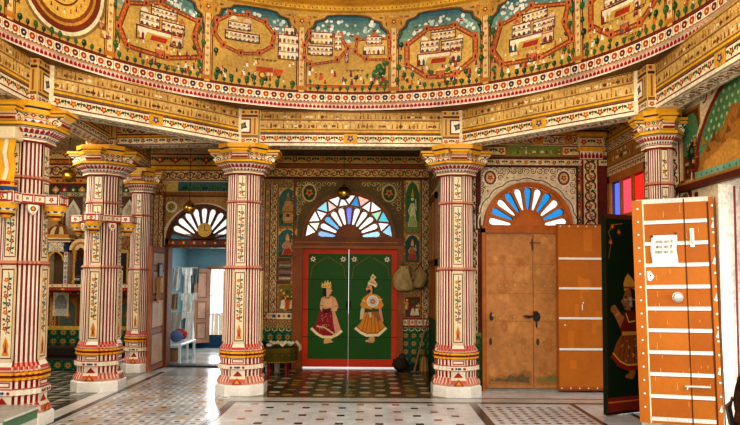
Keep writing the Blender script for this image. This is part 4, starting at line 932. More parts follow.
for s_ in (-1, 1):
    u = AC+s_*(AR-.1); v = ATOP+.0; p.disc(u, v, .11, '#efe2c6', 14, 5, .13); p.disc(u, v, .085, '#8a2a24', 12, 6, .1); p.disc(u, v, .06, '#d9c08a', 10, 7, .075); p.flower(u, v, .045, RED, YEL, 8)
p.frame(A0-.07, AS-.02, A1+.07, ATOP+.17, .025, '#4a2414', 6)
zz = ATOP+.17
band(p, xl, xr, zz, zz+.1, 'flor', '#e2caa0', 1, pitch=.1); p.rect(xl, zz+.1, xr, zz+.13, '#5a3a1c', 1); p.rect(xl, zz+.13, xr, zz+.29, '#9c6a2c', 1); band(p, rx(508), rx(562), zz+.14, zz+.28, 'proc', '#7a8a3a', 2, rim=None); band(p, xl, rx(506), zz+.14, zz+.28, 'flor', '#d9c090', 2); band(p, rx(564), xr, zz+.14, zz+.28, 'flor', '#d9c090', 2)
band(p, xl, xr, zz+.3, zz+.44, 'scroll', '#dec195', 1, pitch=.14); p.rect(xl, zz+.44, xr, zz+.48, YEL, 1); p.rect(xl, zz+.48, xr, ZC, '#b5813a', 1); band(p, xl, xr, zz+.5, zz+.64, 'flor', '#c9a566', 2); 
for u in (rx(472), rx(500), rx(540), rx(570)): p.poly([(u-.06, zz+.3), (u+.06, zz+.3), (u+.06, zz+.5), (u-.06, zz+.5)], '#c98a3a', 5); p.flower(u, zz+.4, .05, RED, YEL, 6)
band(p, rx(467), rx(479), rz(334), zz, 'scroll', '#e4cda2', 3, True, pitch=.13); p.rect(rx(462), rz(334), rx(467), zz, '#7a3a22', 3); p.rect(rx(479), rz(388), rx(481), zz, '#5a2a14', 3)
plate_grid(p, xl-.1, 0, rx(481), rz(337), .14, '#2c6a3c', 3); p.rect(xl-.1, rz(337), rx(481), rz(333), '#8aa04a', 5)
# upright painted strip by the corner
band(p, rx(577), rx(583), 0, zz, 'dia', '#9a6a3c', 3, True, pitch=.12); band(p, rx(583), rx(600), 0, rz(152, 590), 'scroll', '#e0c597', 3, True, pitch=.14); p.rect(rx(600), 0, xr, zz, '#6a2a1c', 3)
obj('painted_panel', m, M_FRES, wr, label='cream scrollwork over the ochre doors')
m = MB(); u0, u1 = rx(580), rx(603)    # small capital of the corner pilaster
m.box(u0, u1, YR-.06, YR, rz(160, 590), rz(152, 590), '#b5302a'); m.box(u0-.03, u1+.03, YR-.09, YR, rz(152, 590), rz(148, 590), YEL); m.box(u0-.02, u1+.02, YR-.07, YR, rz(148, 590), rz(138, 590), '#e3c998'); m.box(u0-.05, u1+.05, YR-.11, YR, rz(138, 590), rz(134, 590), '#d99f24')
q = plane_y(m, YR-.06); band(q, u0, u1, rz(160, 590), rz(152, 590), 'petal', '#f0d8c4', 1, rim=None, pitch=.05); q = plane_y(m, YR-.07); band(q, u0, u1, rz(148, 590), rz(138, 590), 'flor', '#e3c998', 1, pitch=.1)
obj('pilaster_capital', m, M_FRES, wr)

# ochre doors (closed)
door3 = empty('door_3', (0, 0, 0), 'closed rusty ochre sheet-metal doors under a blue and white petal fanlight', 'door', kind='structure')
YO = YR-.1
m = MB(); OC = '#b8692a'
m.box(A0, A0+.045, YO, YR+.15, 0, AS, OC); m.box(A1-.045, A1, YO, YR+.15, 0, AS, OC); m.box(A0, A1, YO, YR+.15, AS-.06, AS+.04, '#b0601f'); m.box(A0, A1, YO+.02, YR+.3, 0, .025, '#8a8680')
obj('door_frame', m, M_RUST, door3)
WB, BB = '#f8f8f4', '#2a93d8'
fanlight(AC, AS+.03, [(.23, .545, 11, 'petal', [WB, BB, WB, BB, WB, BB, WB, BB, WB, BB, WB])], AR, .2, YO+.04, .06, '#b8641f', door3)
def oleaf(x0, x1, lb, seedc):
    m = MB(); z0, z1 = .03, AS-.07; rr = random.Random(seedc); Yl = YO+.03
    m.bbox(x0, x1, Yl, Yl+.05, z0, z1, '#bb8048', .008); q = plane_y(m, Yl); w = x1-x0
    for i in range(26):
        u = x0+w*rr.uniform(.1, .9); v = z0+(z1-z0)*rr.uniform(.1, .97); q.disc(u, v, rr.uniform(.02, .07), rr.choice(['#b87c44', '#c48a4e', '#b0743c']), 9, 1+i*.05, rr.uniform(.02, .12))
    for v in (.43, .61, .80): q.rect(x0+.02, z0+(z1-z0)*v, x1-.02, z0+(z1-z0)*v+.006, '#a86a30', 2.5)
    for i in range(7):
        for v in (.43, .61, .80, .98, .03): q.disc(x0+w*(i+.5)/7, z0+(z1-z0)*v, .006, '#7a5020', 5, 3)
    for u, v, r in ((.3, .66, .035), (.45, .66, .03), (.62, .665, .04), (.78, .665, .035), (.12, .4, .03), (.16, .47, .035), (.7, .28, .035), (.3, .45, .03), (.6, .46, .028), (.5, .28, .03)):
        q.disc(x0+w*u, z0+(z1-z0)*v, r, '#a87840', 10, 3); q.disc(x0+w*u, z0+(z1-z0)*v, r*.7, '#c48c50', 10, 4)
    q.disc(x0+w*.12, z0+(z1-z0)*.46, .03, '#3a2c22', 8, 4, .06); q.disc(x0+w*.1, z0+(z1-z0)*.3, .022, '#4a3826', 8, 4, .05)
    pts = [(x0+w*.03, z0+.02)]; n = 12
    q.poly([(x0+w*.06, z0+.06)]+[(x0+w*(.06+.88*i/n), z0+.16+rr.uniform(-.03, .05)+.08*i/n) for i in range(n+1)]+[(x1-w*.05, z0+.05)], '#a5703a', 3)
    q.poly([(x0+w*.1, z0+.1)]+[(x0+w*(.1+.8*i/n), z0+.13+rr.uniform(-.03, .04)+.06*i/n) for i in range(n+1)]+[(x1-w*.1, z0+.08)], '#6e5a3a' if seedc == 1 else '#7c7a42', 4)
    o = obj('door_leaf', m, M_RUST, door3, label=lb); return o
AM = rx(532)
l1 = oleaf(A0+.05, AM-.002, 'wider stained ochre leaf', 1); l2 = oleaf(AM+.002, A1-.05, None, 5)
m = MB(); zb = rz(316)
m.box(AM-.13, AM+.06, YO-.0, YO+.03, zb-.012, zb+.012, '#3a2e26'); m.tube([(AM-.1, YO+.02, zb), (AM-.1, YO-.03, zb-.01), (AM-.06, YO-.03, zb-.02), (AM-.06, YO+.02, zb)], .008, '#3a2e26', 6); m.box(AM-.0, AM+.05, YO-.01, YO+.03, zb-.06, zb+.07, '#2c2622'); m.tube([(AM+.025, YO-.01, zb-.06), (AM+.025, YO-.03, zb-.1), (AM+.03, YO-.01, zb-.14)], .01, '#2c2622', 6)
obj('latch', m, M_RUST, l2)
m = MB(); zc2 = rz(243)
m.box(AM-.05, AM+.1, YO+.01, YO+.03, zc2-.006, zc2+.006, '#7a5a38'); m.tube([(AM-.02, YO+.01, zc2+.05), (AM-.025, YO-.01, zc2-.03), (AM-.015, YO, zc2-.1)], .009, '#5a4430', 6)
obj('hasp', m, M_RUST, l2)

# ------------------------------------------------------------------ right wall: doorway with coloured panes, then the bright doorway
ww = empty('wall_right', (0, 0, 0), 'right wall with two doorways, painted hills in a great arch', 'wall', kind='structure')
Y4a, Y4b = 7.72, 9.0; Y5a, Y5b = 4.6, 6.22; TH_ = .3
m = MB()
def sr(y0, y1, z0, z1): m.box(XR, XR+TH_, y0, y1, z0, z1, CREAM)
ZH = 5.4
m.box(XR, XR+.04, Y4b, YR, 0, ZC, CREAM); sr(Y5b, Y4a, 0, ZC+.3); sr(Y4a, Y4b, 2.92, ZC); sr(Y5a, Y5b, 2.42, ZC+.3); sr(1.5, Y5a, 0, ZC+.3)
for y in (Y5b, ): m.face([(XR, y-.001, 0), (XR+TH_, y-.001, 0), (XR+TH_, y-.001, 2.42), (XR, y-.001, 2.42)], WHT)
m.face([(XR, Y5a, 2.419), (XR+TH_, Y5a, 2.419), (XR+TH_, Y5b, 2.419), (XR, Y5b, 2.419)], WHT)
obj('plaster', m, M_FRES, ww)
m = MB(); p = plane_x(m, XR-.002)
# over the pane window
p.rect(Y4a-.1, 2.92, YR, ZC, '#dcc093', 1); band(p, Y4a-.1, YR, 2.93, 3.03, 'flor', '#e6d2aa', 2); p.rect(Y4a-.05, 3.06, YR, 3.28, '#8a5a24', 2); band(p, Y4a, YR-.05, 3.08, 3.26, 'proc', '#a5762c', 3, rim=None, pitch=.14); band(p, Y4a-.1, YR, 3.29, 3.42, 'scroll', '#e2c698', 2); p.rect(Y4a-.1, 3.42, YR, 3.46, YEL, 2); band(p, Y4a-.1, YR, 3.46, ZC, 'flor', '#c9a060', 2)
band(p, Y4a-.28, Y4a-.02, 0, 2.95, 'scroll', '#e0c79b', 2, True, pitch=.16)
# between the two doorways: narrow niche picture, then the great arch
p.rect(4.2, 2.42, 7.35, 3.92, '#e6d2ac', 1)
band(p, 3.2, 7.35, 3.60, 3.76, 'flor', '#e2cba0', 2, pitch=.13); band(p, 3.2, 7.35, 3.42, 3.58, 'scroll', '#ead6b0', 2, pitch=.16); p.rect(3.2, 3.58, 7.35, 3.60, '#7a3018', 2); p.rect(3.2, 3.40, 7.35, 3.42, '#7a3018', 2)
p.rect(6.52, 2.54, 6.9, 3.28, '#a8742c', 2); p.rect(6.55, 2.56, 6.87, 3.25, '#6a3a1a', 3); q = arch_top(6.56, 6.86, 3.0, 3.22); p.poly([(6.56, 2.8)]+q+[(6.86, 2.8)], '#5a8a5c', 4)
for i in range(9): house(p, 6.57+R.uniform(0, .2), 2.58+R.uniform(0, .3), .08, .1, 4+i*.6, 1, R.choice(['#7a4a24', '#a8682c', '#4a2a1a', '#b98a4a']))
tree(p, 6.7, 2.66, .2, 12)
AY, AZ, AA, AB = 5.32, 2.52, 1.33, 1.0
arab(p, 5.4, 2.46, 6.52, 3.4, .17, lambda u, v: v > 2.46 and ((u-AY)/(AA+.1))**2+((v-AZ)/(AB+.08))**2 > 1, 3, '#7a3422', '#a8452c', '#6a6a3c')
arch = [(AY+AA*math.cos(PI*k/30), AZ+AB*math.sin(PI*k/30)) for k in range(31)]
p.poly(arch, '#5f8f62', 3); p.line(arch, .05, '#8a2a1e', 5); p.line([(AY+(a-AY)*1.05, AZ+(b-AZ)*1.05) for a, b in arch], .025, '#e8d6b0', 5)
for i in range(26):
    for j in range(8):
        u = AY-1.2+i*.095+(j % 2)*.05; v = 2.9+j*.075
        if ((u-AY)/(AA-.05))**2+((v-AZ)/(AB-.05))**2 < 1: p.disc(u, v, .022, '#b9c98a', 6, 4)
p.poly([(6.6, 2.56), (6.52, 2.75), (6.35, 2.86), (6.1, 2.95), (5.95, 3.12), (5.7, 3.08), (5.5, 3.2), (5.2, 3.0), (4.9, 3.15), (4.5, 2.95), (4.1, 2.8), (4.05, 2.56)], '#a5702e', 5)
p.poly([(6.5, 2.56), (6.45, 2.68), (6.2, 2.74), (6.0, 2.82), (5.8, 2.75), (5.6, 2.86), (5.2, 2.72), (4.6, 2.8), (4.1, 2.56)], '#c08a3e', 6)
for i in range(20): u = 6.45-i*.09; v = 2.74+R.uniform(0, .18)+(.1 if 4 < i < 12 else 0); p.poly([(u-.05, v), (u+.05, v), (u+R.uniform(-.02, .02), v+R.uniform(.06, .12))], R.choice(['#8a5a24', '#7a4a1c', '#b07a34']), 6.5)
p.rect(4.0, 2.52, 6.64, 2.6, '#7aa084', 7)
for i in range(24): p.disc(4.1+i*.105, 2.56, .012, '#3a4a2a', 5, 8)
p.rect(3.2, 2.43, 7.3, 2.50, '#5a2412', 8); p.rect(3.2, 2.50, 7.3, 2.52, '#c9983a', 8)
band(p, 6.6, 7.3, 0, 2.4, 'scroll', '#e0c79b', 1, True, pitch=.16)
obj('painted_panel', m, M_FRES, ww, label='painted hills under a green arched sky')
m = MB(); m.box(3.12, XR, 6.96, 7.3, 0, ZC, '#e0c79b'); q = plane_y(m, 6.96); band(q, 3.13, XR-.01, 0, ZC, 'scroll', '#e4cda2', 1, True, pitch=.14); q = plane_x(m, 3.12); band(q, 6.97, 7.29, 0, ZC, 'scroll', '#e0c79b', 1, True, pitch=.2); obj('pier', m, M_FRES, ww)
m = MB(); m.box(XR-.07, XR, Y5a, 6.94, 2.43, 2.49, '#5a2412'); m.box(XR-.05, XR, Y5a, 6.94, 2.49, 2.52, '#a87428'); obj('lintel_moulding', m, M_WOOD, ww)

door4 = empty('door_4', (0, 0, 0), 'side doorway with blue, pink and red panes and two leaves swung into the hall', 'door', kind='structure')
m = MB(); OF = '#b8722c'
m.box(XR-.05, XR+.05, Y4a, Y4a+.07, 0, 2.92, OF); m.box(XR-.05, XR+.03, Y4b-.07, Y4b, 0, 2.92, OF); m.box(XR-.05, XR+.05, Y4a, Y4b, 2.82, 2.92, OF); m.box(XR-.05, XR+.05, Y4a, Y4b, 2.28, 2.36, OF)
n4 = 3; ww_ = (Y4b-Y4a-.14)/n4
for i in range(1, n4): m.box(XR-.04, XR-.01, Y4a+.07+ww_*i-.025, Y4a+.07+ww_*i+.025, 2.36, 2.82, OF)
q = plane_x(m, XR-.03); o = obj('door_frame', m, M_WOOD, door4)
m = MB()
for i, c in enumerate(['#f03028', '#f0566a', '#6478f0']):
    y0 = Y4a+.07+ww_*i+.03; y1 = y0+ww_-.06; m.face([(XR-.015, y0-.01, 2.36), (XR-.015, y1+.01, 2.36), (XR-.015, y1+.01, 2.82), (XR-.015, y0-.01, 2.82)], c)
obj('glass', m, M_GLASS, o)
ORG1 = '#b66a22'
def nails(q, pts, c=WHT, h=3):
    for u, v in pts: q.disc(u, v, .011, c, 6, h)
def strips(q, w, zs, t=.028, u0=.02, u1=None):
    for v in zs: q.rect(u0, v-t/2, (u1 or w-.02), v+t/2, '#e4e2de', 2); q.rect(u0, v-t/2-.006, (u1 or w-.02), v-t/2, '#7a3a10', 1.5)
# far orange leaf
w = .70; m = MB(); Ml = Matrix.Translation((XR-.07, Y4b-.03, 0)) @ Matrix.Rotation(math.radians(181.5), 4, 'Z')
z1 = gz(224, 8.92, 580); m.box(0, w, -.025, .025, .03, z1, ORG1, Ml); q = P(m, lambda u, v, h: tuple(Ml @ Vector((w-u, .025+h, v))))
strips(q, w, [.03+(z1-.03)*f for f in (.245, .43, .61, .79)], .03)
q.rect(.03, .05, w-.03, .075, '#a5561a', 2); nails(q, [(.05+i*.12, .06) for i in range(6)]+[(.05+i*.12, z1-.03) for i in range(6)]); q.frame(0, .03, w, z1, .015, '#8e4a14', 2)
nails(q, [(.1, .9), (.09, 1.4), (.35, 1.2)], WHT); q.rect(.33, 1.1, .345, 1.18, '#e8e0d0', 3)
for i in range(14): u = R.uniform(.1, .6); v = R.uniform(.2, 2.1); q.rect(u, v, u+R.uniform(.03, .12), v+R.uniform(.1, .3), R.choice(['#c47326', '#b8661c']), 1)
obj('door_leaf', m, M_DOOR, door4, label='orange leaf with pale cross strips beside the ochre doors')
# green leaf with a dancer
m = MB(); wx = Vector((2.635, 7.40, 0)); hx = Vector((XR-.07, 7.70, 0)); d = (hx-wx); w = d.length; d.normalize(); n_ = Vector((d.y, -d.x, 0))
Mg = Matrix(((d.x, -n_.x, 0, wx.x), (d.y, -n_.y, 0, wx.y), (0, 0, 1, 0), (0, 0, 0, 1)))
z1 = gz(214, 7.44, 603); m.box(0, w, -.0, .05, .012, z1, '#0c2410', Mg); q = P(m, lambda u, v, h: tuple(Mg @ Vector((u, -h, v))))
q.rect(0, .012, w, .2, '#7a2418', 1); q.rect(0, .012, w, .04, '#2a1810', 2); q.rect(0, .14, w, .155, '#c9702c', 2); q.rect(0, z1-.05, w, z1, '#5a2a14', 1); q.rect(0, .06, .02, z1, '#4a2412', 2)
q.line([(.06, z1-.5), (.1, z1-.3), (.06, z1-.2), (.14, z1-.12), (.28, z1-.1)], .012, '#8a5a2a', 2)
for u, v in ((.12, z1-.14), (.22, z1-.2), (.09, z1-.32)): q.flower(u, v, .04, '#a8452c', '#c9953a', 3)
lf = obj('door_leaf', m, M_DOOR, door4, label='dark green leaf painted with a dancer')
m = MB(); q = P(m, lambda u, v, h: tuple(Mg @ Vector((u, -h-.0015, v)))); sc = 1/2.13/88.5; Zc = lambda pts: [((x-8)*sc, 1.5+(279-(220+y/2.13))/88.5) for x, y in pts]; s = sc
q.poly(Zc([(68,130),(88,120),(92,150),(86,190),(70,180),(62,150)]), '#1a0f0a', 1)
q.poly(Zc([(66,146),(80,140),(86,165),(80,190),(64,188),(58,176),(52,170),(58,164)]), '#96602e', 2); q.line(Zc([(58,180),(66,182)]), 3*s, '#6a1a12', 4); q.disc(*Zc([(66, 160)])[0], 2.5*s, '#15100c', 6, 4)
q.poly(Zc([(62,148),(60,132),(66,118),(74,110),(84,118),(94,128),(96,146),(80,140)]), '#c9953a', 4); q.line(Zc([(62,140),(94,140)]), 4*s, '#a8301e', 5)
q.poly(Zc([(60,192),(88,190),(104,215),(104,240),(54,240),(46,225)]), '#6e2415', 3); q.poly(Zc([(48,225),(30,196),(24,182),(34,176),(44,188),(62,205)]), '#a8643a', 4); q.disc(*Zc([(30, 186)])[0], 9*s, '#96602e', 8, 5); q.line(Zc([(36,200),(44,194)]), 4*s, '#c9953a', 6)
q.poly(Zc([(54,236),(104,236),(118,300),(112,312),(60,312),(24,284),(36,258)]), '#8a4e20', 4)
for x0, x1 in ((60, 38), (68, 54), (78, 72), (88, 90), (96, 106)): q.line(Zc([(x0, 240), (x1, 300)]), 2.4*s, '#6a2c14', 5)
q.line(Zc([(24,284),(42,302),(66,312),(112,312)]), 9*s, '#8a2018', 6); q.line(Zc([(26,278),(46,296),(68,305),(112,305)]), 3*s, '#d9a84a', 7); q.rect(*Zc([(54, 242)])[0], *Zc([(104, 234)])[0], '#c9953a', 6)
q.line(Zc([(66,196),(74,214),(92,212)]), 3*s, '#d9b05a', 6); q.poly(Zc([(70,312),(92,312),(92,324),(84,336),(62,332),(62,326),(74,322)]), '#96602e', 4)
for i in range(18): q.disc(*Zc([(R.uniform(50, 104), R.uniform(250, 296))])[0], 1.8*s, '#d9a84a', 5, 7)
obj('painted_dancer', m, M_DOOR, lf, label='painted dancer in profile with an ochre skirt')
m = MB(); zb = gz(300, 7.44, 630); m.box(.29, .44, -.03, -.0, zb-.008, zb+.008, '#b8b4ac', Mg); m.box(.36, .38, -.04, 0, zb-.08, zb+.03, '#a8a49c', Mg); obj('bolt', m, M_STEEL, lf)

door5 = empty('door_5', (0, 0, 0), 'bright doorway with a big studded orange leaf standing open', 'door', kind='structure')
m = MB(); m.box(XR-.03, XR+.08, Y5a, Y5a+.08, 0, 2.42, OF); m.box(XR+.13, XR+.14, Y5b-.04, Y5b-.02, 0, 2.4, '#8a3a30'); m.box(XR+.2, XR+.215, Y5b-.05, Y5b-.005, 0, 2.4, '#a07a90')
obj('door_frame', m, M_WOOD, door5)
pL = Vector((2.63, 6.48, 0)); pR = Vector((3.30, 6.22, 0)); d = pR-pL; w = d.length; d.normalize(); n_ = Vector((d.y, -d.x, 0)); z0, z1 = .135, 2.29
Mb = Matrix(((d.x, -n_.x, 0, pL.x), (d.y, -n_.y, 0, pL.y), (0, 0, 1, 0), (0, 0, 0, 1))) @ Matrix.Rotation(math.radians(-1.2), 4, 'Y')
H = z1-z0; m = MB(); m.bbox(0, w, 0, .05, z0, z1, ORG1, .006)
fu = lambda zx: (zx-162)/138*w; fv = lambda zy: z0+(422-zy)/387*H
q = P(m, lambda u, v, h: (u, -h, v))
q.rect(0, z0, w, z1, '#b5681f', .5)
for i in range(9): v = fv(75+37.6*i+20); q.rect(fu(182), v-.08, fu(250), v+.09, R.choice(['#ba6e24', '#b3661e', '#ae611c']), 1); q.rect(fu(254), v-.08, fu(290), v+.09, R.choice(['#aa601c', '#b46a22', '#a65c1a']), 1)
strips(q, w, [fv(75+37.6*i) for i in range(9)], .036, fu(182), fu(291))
q.rect(fu(170), fv(42), fu(293), fv(34), '#dcd6c8', 2); q.rect(fu(176), fv(418), fu(291), fv(411), '#e0dacc', 2)
q.rect(0, z0, fu(182), z1, '#bc6c22', 3); q.rect(fu(180), z0, fu(182.5), z1, '#ecdcb8', 4); q.rect(fu(250), z0, fu(252), fv(36), '#5a2a0c', 4); q.rect(fu(289), z0, fu(292), fv(44), '#5a2a0c', 5)
q.rect(fu(292), z0, w, z1, '#b5681f', 3); q.rect(fu(302), z0, fu(304), z1, '#7a3c10', 4)
nails(q, [(fu(172), fv(50+23*i)) for i in range(16)]+[(fu(298), fv(50+23*i)) for i in range(16)]+[(fu(185+14*i), fv(38)) for i in range(8)]+[(fu(185+14*i), fv(414)) for i in range(8)], '#f4f0e6', 5)
for i in range(6): v = fv(80+62*i); q.poly([(w-.03, v-.04), (w-.005, v-.05), (w-.005, v+.03)], '#f0ece0', 5)
for i in range(30): u = R.uniform(fu(186), fu(285)); v = fv(R.uniform(50, 400)); q.rect(u, v, u+.004, v+R.uniform(.02, .08), '#e0a868', 1.6)
leaf = obj('door_leaf', m, M_DOOR, door5, label='big orange leaf with white strips, studs and a pinned notice'); leaf.matrix_world = Mb
m = MB(); ku, kv = fu(235), fv(206); Mk = Matrix.Translation((ku, 0, kv)) @ Matrix.Rotation(PI/2, 4, 'X')
k_ = MB(); k_.lathe([(.05, 0), (.05, .006), (.02, .012), (.02, .03), (.042, .04), (.046, .055), (.036, .07), (.01, .076)], 18, '#c9c4ba'); m.add(k_, Mk); obj('knob', m, M_STEEL, leaf, smooth=40)
m = MB(); u = fu(263); m.box(u-.018, u+.018, -.012, 0, fv(120), fv(88), '#d4d0c6'); m.tube([(u, -.01, fv(92)), (u, -.04, fv(94)), (u, -.04, fv(112)), (u, -.01, fv(114))], .01, '#e0dcd2', 8); obj('pull_handle', m, M_STEEL, leaf)
m = MB(); v = fv(357); m.box(fu(243), fu(281), -.008, 0, v-.012, v+.012, '#c9c4ba'); m.tube([(fu(240), -.018, v), (fu(282), -.018, v)], .009, '#e6e2d8', 8); m.tube([(fu(244), -.018, v), (fu(243), -.03, v-.03)], .008, '#c9c4ba', 6); obj('bolt', m, M_STEEL, leaf)
m = MB(); q = P(m, lambda u, v, h: (u, -.006-h, v)); q.poly([(fu(184), fv(160)), (fu(190), fv(160)), (fu(197), fv(170)), (fu(190), fv(178)), (fu(185), fv(176))], '#cfcac0', 1); q.disc(fu(190), fv(168), .01, '#3a3a3a', 6, 2); obj('lock_plate', m, M_STEEL, leaf)
# notice pinned on the leaf
m = MB(); nu, nv = 8, 8; a, b, c, d_ = fu(193), fv(152), fu(237), fv(98)
rows = [[(a+(c-a)*i/nu+.006*math.sin(j*1.1), -.012-.006*math.sin(i*1.3+j*.9)*(1-j/nv)-.002*math.cos(i*2.2), b+(d_-b)*j/nv) for i in range(nu+1)] for j in range(nv+1)]
m.loft(rows, lambda i, j: ['#efece4', '#e9e5dc'][(i+j) % 2], closed=False)
notice = obj('notice', m, M_DEC, label='white paper notice with three lines of writing pinned on the orange leaf', cat='notice', smooth=60); notice.matrix_world = Mb
def text(s, size, M, col, name, parent, mat=None):
    cu = bpy.data.curves.new(name, 'FONT'); cu.body = s; cu.size = size; cu.align_x = 'CENTER'; cu.resolution_u = 2
    o = bpy.data.objects.new(name, cu); COL.objects.link(o); bpy.context.view_layer.update()
    me = bpy.data.meshes.new_from_object(o.evaluated_get(bpy.context.evaluated_depsgraph_get())); bpy.data.objects.remove(o)
    mb = MB(); mb.v = [tuple(M @ v.co) for v in me.vertices]; mb.f = [tuple(q.vertices) for q in me.polygons]; mb.c = [C(col)]*len(mb.f)
    return obj(name, mb, mat or M_DEC, parent)
for i, s in enumerate(('आम का ने', 'बात का है', 'माल का ना')):
    Mt = Matrix.Translation(((a+c)/2, -.0225, d_-.08-.05*i)) @ Matrix.Rotation(PI/2, 4, 'X'); text(s, .042, Mt, '#2a2622', 'lettering', notice)
for u, v in ((a+.01, d_-.01), (c-.01, d_+.01)): m = MB(); m.ball((u, -.02, v), .012, .01, .012, '#5a3a24', 8, 5); obj('pin', m, M_BRASS, notice)

# ------------------------------------------------------------------ floor
fl = MB(); fl.face([(XL, -1.5, 0), (3.6, -1.5, 0), (3.6, YB+.28, 0), (XL, YB+.28, 0)], '#ccd0d2')
p = P(fl, lambda u, v, h: (u, v, h*.6))
DKM, OCM, WM, GM = '#35322f', '#a5692c', '#d8d6cf', '#6e6e6c'
XLc, XRc = -1.62, 1.22
# middle: pale marble with dark and ochre dots
def dots(x0, x1, y0, y1, dx, dy, s, cols):
    j = 0; y = y0+dy/2
    while y < y1:
        x = x0+dx/2+(dx/2 if j % 2 else 0)
        while x < x1-s: p.rect(x-s/2, y-s/2, x+s/2, y+s/2, cols[j % len(cols)], 2); x += dx
        y += dy; j += 1
def tiles(x0, x1, y0, y1, s, c1, c2):
    nx, ny = int((x1-x0)/s), int((y1-y0)/s)
    for i in range(nx):
        for j in range(ny): p.rect(x0+i*s+.004, y0+j*s+.004, x0+(i+1)*s-.004, y0+(j+1)*s-.004, R.choice([c1, c1, c2]), 1)
tiles(XLc, XRc, 2.0, 8.1, .5, '#dadde0', '#d0d4d8'); dots(XLc+.05, XRc-.05, 2.0, 8.05, .42, .21, .085, [OCM, DKM])
for x in (XLc-.04, XRc+.04): p.rect(x-.05, 2, x+.05, 8.15, '#4a4744', 3)
p.rect(-1.7, 8.1, 3.3, 8.18, '#3e3b38', 3); p.rect(-1.7, 8.18, 3.3, 8.42, '#c2bfb6', 3); p.rect(-1.7, 8.42, 3.3, 8.47, '#4a4540', 3)
# right: panel of small grey diamonds in a dark border
rx0, rx1 = 1.34, 2.42; p.rect(rx0, 2, rx1, 8.02, '#ccd0d4', 2)
for i in range(9):
    for j in range(50):
        u = rx0+.06+.12*i; v = 2.1+.12*j
        if v < 7.98: p.poly([(u-.045, v), (u, v-.045), (u+.045, v), (u, v+.045)], ['#5f6468', '#7d8488'][(i+j) % 2], 3)
for x in (rx1+.04, rx1+.55): p.rect(x-.03, 2, x+.03, 8.1, '#4a4744', 3)
# left: lattice of dark and ochre lines on white
lx0, lx1 = -3.2, -1.72; y0 = 2.0
n = int((lx1-lx0)/.185)
for i in range(n):
    for j in range(44):
        u = lx0+.185*i; v = y0+.185*j+(0 if i % 2 else .09)
        if v > 10.0: continue
        p.rect(u+.02, v+.02, u+.165, v+.165, ['#e0e2e4', '#d8dbde', '#c8b490', '#e0e2e4', '#c0c2c4'][(i*3+j*2+(i*j) % 3) % 5], 2)
        p.rect(u+.065, v+.065, u+.12, v+.12, ['#5a5753', '#a8825a'][(i+j) % 2], 3)
p.rect(lx0-.02, y0, lx1, y0+8.1, '#b4b5b6', 1)
for x in (lx0-.08, lx0-.36): p.rect(x-.04, 2, x+.04, 10.6, '#35322f', 3)
p.rect(lx0-.32, 2, lx0-.12, 10.6, '#d2d0ca', 2)
# aisle on the far side of the columns: triangles black and pale
for i in range(14):
    for j in range(46):
        u = -3.6-.2*(i+1); v = 2+.2*j
        if v > 10.5: continue
        p.poly([(u, v), (u+.2, v), (u+.2, v+.2)], '#2e2c2a', 2); p.poly([(u, v), (u+.2, v+.2), (u, v+.2)], ['#b5b2aa', '#8f8a80'][(i+j) % 2], 2)
# under the beam, before the green doors: eight-sided pale tiles with black and ochre squares
a0, a1, s = -1.75, .98, .2; p.rect(a0, 8.47, a1, YB, '#54442e', 1)
for i in range(int((a1-a0)/s)):
    for j in range(13):
        u = a0+s*(i+.5); v = 8.52+s*(j+.5); t = .78 if (i+j) % 2 else .6
        c = ['#cfc7b2', '#c2ae88', '#c8bea6', '#a8803e'][(i+2*j) % 4] if (i+j) % 2 else ['#8c5a28', '#3a3024', '#a87a3c'][(i+j) % 3]
        p.poly([(u+s*.5*t*math.cos(PI/8+PI*k/4), v+s*.5*t*math.sin(PI/8+PI*k/4)) for k in range(8)], c, 2)
p.rect(a0-.02, 8.47, a0+.05, YB, '#1d1a18', 3); p.rect(a1-.06, 8.47, a1+.02, YB, '#1d1a18', 3)
p.rect(-3.2, 10.15, a0, YB, '#a8a6a0', 2)
obj('floor', fl, M_FLOOR, label='polished marble floor inlaid with dots, lattices and borders', cat='floor', kind='structure')
m = MB(); m.bbox(XL, gx(127, 10.6), 10.62, YB-.005, 0, .2, '#2a2622', .01); q = plane_y(m, 10.62); plate_grid(q, XL, .02, gx(127, 10.6), .17, .165, '#1b4a32', 1); q.rect(XL, .17, gx(127, 10.6), .2, '#4a3a2a', 1)
m.bbox(XL, gx(127, 10.9), 10.92, YB-.005, .2, .37, '#2e2620', .01); q = plane_y(m, 10.92); q.rect(XL, .33, gx(127, 10.9), .37, '#4a3826', 1)
obj('trim_platform', m, M_TILE, label='low tiled step along the foot of the shrine wall', cat='step', kind='structure')

m = MB(); m.face([(-16, -6, -.07), (16, -6, -.07), (16, 30, -.07), (-16, 30, -.07)], '#a89c88'); obj('ground', m, M_DEC, label='pale stone ground outside the hall', cat='ground', kind='structure')
